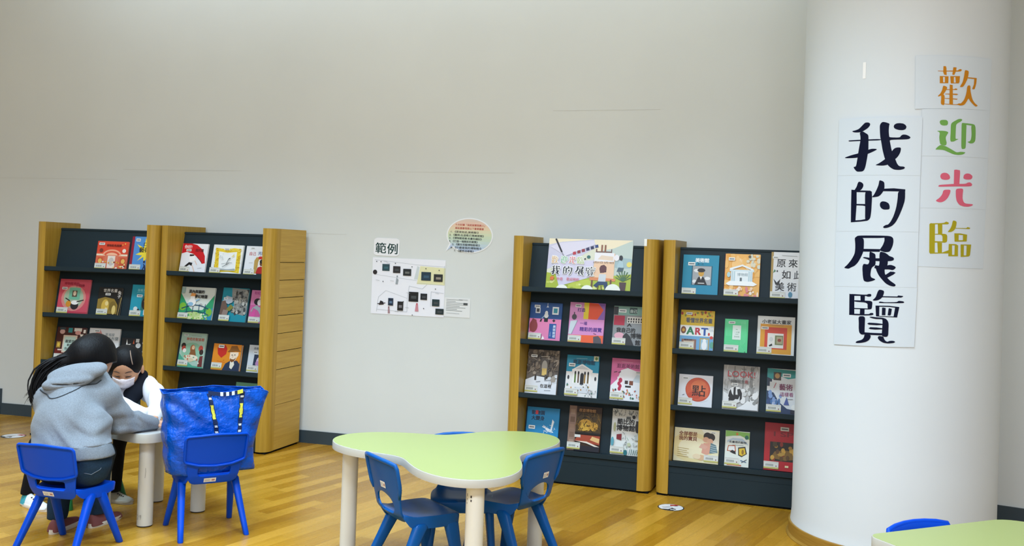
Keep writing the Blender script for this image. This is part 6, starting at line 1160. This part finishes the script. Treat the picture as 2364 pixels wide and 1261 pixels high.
# hair: cap, ponytail and loose strands
cap = blend([(d_ell(hc - hf * .012 + hu * .010, (.090, .112, .112), [hs, hf, hu]), .02), (d_ell(hc - hf * .06 - hu * .02, (.080, .07, .07), [hs, hf, hu]), .03), (d_cap((-2.12, 4.67, .845), (-2.165, 4.64, .835), .045, .040), .03), (d_ell(hc + hs * .055 + hf * .03 - hu * .0, (.035, .06, .06), [hs, hf, hu]), .03)])
facec = hc + hf * .085 - hu * .055
cut = d_ell(facec + hs * .04, (.100, .084, .092), [hs, hf, hu])
def cap_fn(X, Y, Z): return smax(cap(X, Y, Z), -cut(X, Y, Z), .012)
cap_fn.bb = cap.bb
ho = organic('hair', cap_fn, .005, M_HAIR, A)
mb = MB(); rt = random.Random(9)
path = [np.array(p) for p in ((-2.115, 4.675, .848), (-2.185, 4.612, .822), (-2.232, 4.575, .778), (-2.252, 4.55, .72), (-2.250, 4.535, .672), (-2.228, 4.522, .628))]
for k in range(170):
    o_ = np.clip(np.array((rt.gauss(0, .016), rt.gauss(0, .012), rt.gauss(0, .018))), -.024, .024); w_ = np.array((rt.gauss(0, .012), rt.gauss(0, .008), rt.gauss(0, .012))); e_ = rt.uniform(.55, 1.0)
    P_ = []
    for q_ in range(13):
        t = q_ / 12 * e_ * (len(path) - 1); i = min(int(t), len(path) - 2); f_ = t - i
        p = path[i] * (1 - f_) + path[i + 1] * f_; P_.append(p + o_ * (1.1 - .5 * q_ / 12) + w_ * math.sin(math.pi * q_ / 12))
    r0 = rt.uniform(.0028, .0052); mb.tube(P_, [r0 * (1 - .8 * (q_ / 12) ** 2) for q_ in range(12)] + [.0006], M_HAIR, n=6)
local(mb, A); mb.build('ponytail', ho, smooth=True)
mb = MB(); rr = random.Random(3)
for k in range(24):
    a = np.array((-2.18 + rr.uniform(-.03, .03), 4.60 + rr.uniform(-.02, .02), .82 + rr.uniform(-.03, .02))); b = np.array((-2.255 + rr.uniform(-.03, .03), 4.545, .735 + rr.uniform(-.02, .02))); c = np.array((-2.262 + rr.uniform(-.035, .04), 4.53, .655 + rr.uniform(-.02, .04)))
    P_ = [(1 - t) ** 2 * a + 2 * t * (1 - t) * b + t * t * c for t in [q / 8 for q in range(9)]]; mb.tube(P_, [.0022] * 6 + [.0016, .001, .0004], M_HAIR, n=5)
local(mb, A); mb.build('loose_strands', ho, smooth=True)
# mask edge and ear loop by the cheek
mfn = blend([(d_ell(hc + hf * .062 - hu * .058, (.060, .050, .046), [hs, hf, hu]), .02)]); mk = organic('face_mask', mfn, .005, M_MASK, A)
mb = MB(); mb.tube([hc + hs * .077 - hf * .008 + hu * .012, hc + hs * .076 + hf * .03 - hu * .02, hc + hs * .058 + hf * .07 - hu * .045], .0018, M_MASK, n=6); local(mb, A); mb.build('ear_loop', mk, smooth=True)
M_PINK = mat('#7c4b4a', .8, .15, name='dusty_pink_knit'); M_SOLE = mat('#d8d2c4', .7, .2)
shoe(A, (-2.185, 4.625, 0), (-2.150, 4.845, 0), M_PINK, M_SOLE, laces=False); shoe(A, (-2.050, 4.745, 0), (-1.985, 4.955, 0), M_PINK, M_SOLE, laces=False)

# ---------------- masked child facing the camera
K = tag(empty('person', (-2.29, 5.29, 0)), 'child in white top and navy vest with patterned mask, seated behind the table looking down', 'person')
kc = np.array((-2.062, 5.150, .757)); kf = unit((.17, -.86, -.47)); ks = unit(np.cross(kf, (0, 0, 1))); ku = np.cross(ks, kf)   # ks points to the viewer's left
khipA, khipB = (-2.33, 5.24, .375), (-2.25, 5.34, .375); kkA, kkB = (-2.47, 5.085, .33), (-2.135, 5.235, .36); kaA, kaB = (-2.545, 5.115, .085), (-2.135, 5.225, .085)
kpel, kmid, kche, knck = (-2.29, 5.29, .40), (-2.20, 5.26, .53), (-2.10, 5.23, .62), (-2.065, 5.20, .675)
ksR, ksL = (-2.185, 5.17, .635), (-1.995, 5.245, .640); keR, keL = (-2.045, 5.075, .540), (-1.862, 5.12, .575); kwR, kwL = (-1.895, 5.035, .518), (-1.835, 4.985, .520)
kb = [(d_ell(kc + ku * .012, (.074, .088, .088), [ks, kf, ku]), .02), (d_ell(kc + kf * .022 - ku * .048, (.060, .064, .058), [ks, kf, ku]), .03), (d_ell(kc + kf * .05 - ku * .030, (.054, .036, .040), [ks, kf, ku]), .02),
      (d_cap(kc + kf * .083 - ku * .012, kc + kf * .093 - ku * .036, .006, .0105), .012)]
for sd in (-1, 1):
    kb.append((d_ell(kc + ks * .083 * sd - kf * .004 - ku * .022, (.010, .018, .028), [ks, kf, ku]), .006))
    kb.append((d_ell(kc + ks * .030 * sd + kf * .090 - ku * .010, (.018, .010, .010), [ks, kf, ku]), .012, 'sub'))
    kb.append((d_ell(kc + ks * .029 * sd + kf * .073 - ku * .012, (.015, .010, .009), [ks, kf, ku]), .004))
kb += [(d_cap(knck, kc - ku * .05 - kf * .01, .036, .04), .02)]
kb += chain([kpel, kmid, kche, knck], [.085, .078, .07, .04], .04) + [(d_cap(ksR, ksL, .040, .040), .03)]
kb += chain([ksR, keR, kwR], [.036, .030, .020], .02) + chain([ksL, keL, kwL], [.036, .030, .020], .02)
kb += chain([khipA, kkA, kaA], [.06, .042, .028], .03) + chain([khipB, kkB, kaB], [.06, .042, .028], .03)
hand(kb, kwR, (.85, -.5, 0), (0, 0, 1), .72, .4, 1); hand(kb, kwL, (.15, -.98, 0), (0, 0, 1), .72, .5, -1)
organic('body', blend(kb), .005, M_SKIN2, K)
wt = chain([kpel, kmid, kche], [.10, .098, .088], .04) + [(d_cap(ksR, ksL, .058, .056), .04)]
wt += chain([ksR, keR, kwR], [.056, .052, .036], .025) + chain([ksL, (-1.925, 5.19, .615), keL, kwL], [.058, .056, .054, .034], .025)
wfn0 = blend(wt)
def wfn(X, Y, Z): return np.maximum(wfn0(X, Y, Z) + np.sin(55 * X + 40 * Z + 3 * np.sin(30 * Y)) * .0035 + np.sin(38 * Y - 50 * Z) * .0025, .36 - Z)
wfn.bb = wfn0.bb
wo = organic('white_top', wfn, .006, M_SHIRT, K)
# navy vest: neck band and front
vt = blend([(d_cap((-2.075, 5.225, .655), (-2.02, 5.235, .665), .052, .050), .03), (d_cap((-1.992, 5.215, .705), (-2.005, 5.150, .615), .026, .036), .02), (d_cap((-2.005, 5.150, .615), (-2.02, 5.105, .560), .040, .026), .03), (d_cap((-2.075, 5.185, .600), (-2.03, 5.125, .560), .048, .034), .03)])
organic('navy_vest', vt, .005, M_NAVY, K)
lg = chain([khipA, kkA, (kaA[0], kaA[1], .07)], [.076, .054, .038], .04) + chain([khipB, kkB, (kaB[0], kaB[1], .07)], [.076, .054, .040], .04) + [(d_cap(khipA, khipB, .08, .08), .04)]
lf0 = blend(lg)
def lfn(X, Y, Z): return np.maximum(lf0(X, Y, Z), np.maximum(Z - .45, .06 - Z))
lfn.bb = lf0.bb
organic('leggings', lfn, .006, M_BLACKP, K)
kcap = blend([(d_ell(kc + ku * .018 - kf * .012, (.086, .096, .094), [ks, kf, ku]), .02)] + [(d_ell(kc + ks * .070 + kf * .024 + ku * .004, (.020, .034, .050), [ks, kf, ku]), .02)])
kcut = d_ell(kc + kf * .105 - ku * .026, (.066, .075, .076), [ks, kf, ku]); kcut2 = d_ell(kc - ks * .04 + kf * .02 - ku * .10, (.12, .12, .075), [ks, kf, ku])
def kcap_fn(X, Y, Z): return smax(smax(kcap(X, Y, Z), -kcut(X, Y, Z), .008), -kcut2(X, Y, Z), .01)
kcap_fn.bb = kcap.bb
kh = organic('hair', kcap_fn, .0045, M_HAIR, K)
tl_ = blend([(d_cap(kc + ks * .080 - kf * .02 + ku * .0, kc + ks * .086 - kf * .01 - ku * .07, .022, .020), .02), (d_cap(kc + ks * .086 - kf * .01 - ku * .07, kc + ks * .080 + kf * .0 - ku * .14, .020, .008), .02)]); organic('pigtail', tl_, .005, M_HAIR, kh)
mb = MB(); pp = []
for k in range(10):
    t = k / 9; a = .25 + .75 * t
    q = kc + ku * .018 - kf * .012 - ks * (.028 + .022 * (1 - t)) + kf * .097 * math.cos(a * 1.25 + .15) * .9 + ku * .096 * math.sin(a * 1.25 + .15) * .90; pp.append(q)
mb.tube(pp, .0028, mat('#8a7464', .7), n=6); local(mb, K); mb.build('hair_parting', kh, smooth=True)
# brows and lowered lashes
mb = MB()
for sd in (-1, 1):
    P_ = [kc + ks * (.013 + .009 * k) * sd + kf * (.0895 - .0040 * k) + ku * (.0175 + .0012 * (2 - abs(k - 2))) for k in range(5)]
    mb.tube(P_, [.0010, .0020, .0024, .0020, .0008], mat('#2a1d18', .7), n=6)
local(mb, K); mb.build('eyebrows', K, smooth=True)
mb = MB()
for sd in (-1, 1):
    P_ = [kc + ks * (.014 + .0075 * k) * sd + kf * (.0880 - .0028 * k) + ku * (-.010 + .0005 * abs(k - 2)) for k in range(5)]
    mb.tube(P_, [.0012, .0024, .0028, .0024, .0012], mat('#120c0b', .5), n=6)
local(mb, K); mb.build('eyelashes', K, smooth=True)
head_lower = blend([(d_ell(kc + kf * .022 - ku * .048, (.060, .064, .058), [ks, kf, ku]), .03), (d_ell(kc + kf * .05 - ku * .030, (.054, .036, .040), [ks, kf, ku]), .02), (d_cap(kc + kf * .083 - ku * .012, kc + kf * .093 - ku * .036, .006, .0105), .03)])
def mask_fn(X, Y, Z):
    d = head_lower(X, Y, Z) - .009
    q = [(X - kc[0]) * v[0] + (Y - kc[1]) * v[1] + (Z - kc[2]) * v[2] for v in (np.array([kf[i], ks[i], ku[i]]) for i in range(0))]
    f_ = (X - kc[0]) * kf[0] + (Y - kc[1]) * kf[1] + (Z - kc[2]) * kf[2]; u_ = (X - kc[0]) * ku[0] + (Y - kc[1]) * ku[1] + (Z - kc[2]) * ku[2]; s_ = (X - kc[0]) * ks[0] + (Y - kc[1]) * ks[1] + (Z - kc[2]) * ks[2]
    top = u_ + .020 + .16 * np.abs(s_) * 0 - .008 * np.exp(-(s_ / .02) ** 2)
    pleat = np.sin(u_ * 320) * .0006
    return np.maximum(np.maximum(d + pleat, -(d + .007)), np.maximum(np.maximum(top, -(u_ + .118)), np.maximum(.012 - f_, np.abs(s_) - .058 - .16 * (u_ + .02))))
mask_fn.bb = (head_lower.bb[0] - .01, head_lower.bb[1] + .01)
mo = organic('face_mask', mask_fn, .004, M_MASK, K)
mb = MB()
for sd in (-1, 1):
    mb.tube([kc + ks * .080 * sd - kf * .004 - ku * .004, kc + ks * .073 * sd + kf * .02 - ku * .026, kc + ks * .062 * sd + kf * .038 - ku * .036], .0017, M_MASK, n=6)
local(mb, K); mb.build('ear_loop', mo, smooth=True)
M_TEAL = mat('#3f9fae', .7, .2); M_ORN = mat('#c9744a', .7, .2); M_WSH = mat('#dfe2e2', .6, .3); M_GSH = mat('#a9a89c', .7, .2)
shoe(K, (-2.575, 5.125, 0), (-2.385, 5.005, 0), M_WSH, mat('#e6e0d2', .6, .2), h=.062, w=.036, patches=[(0, 1, 0, 24, M_ORN), (1, 3, 13, 23, M_TEAL), (1, 3, 1, 12, M_TEAL)])
shoe(K, (-2.165, 5.245, 0), (-2.020, 5.205, 0), M_GSH, mat('#b4b0a2', .7, .2), h=.055, w=.036)

# papers they are working on
for k, (x, y, a, w_, h_, lab) in enumerate(((-1.93, 4.90, -.5, .21, .15, 'white paper on the small table under the grey sleeve'), (-1.80, 5.03, .3, .20, .14, 'white paper on the small table beside the blue bag'))):
    mb = MB(); mb.box((-w_ / 2, -h_ / 2, 0), (w_ / 2, h_ / 2, .0008), M_PAPER)
    o = tag(mb.build('paper'), lab, 'paper'); o.location = (x, y, TZ + .0012 + .0009 * k); o.rotation_euler = (0, 0, a)
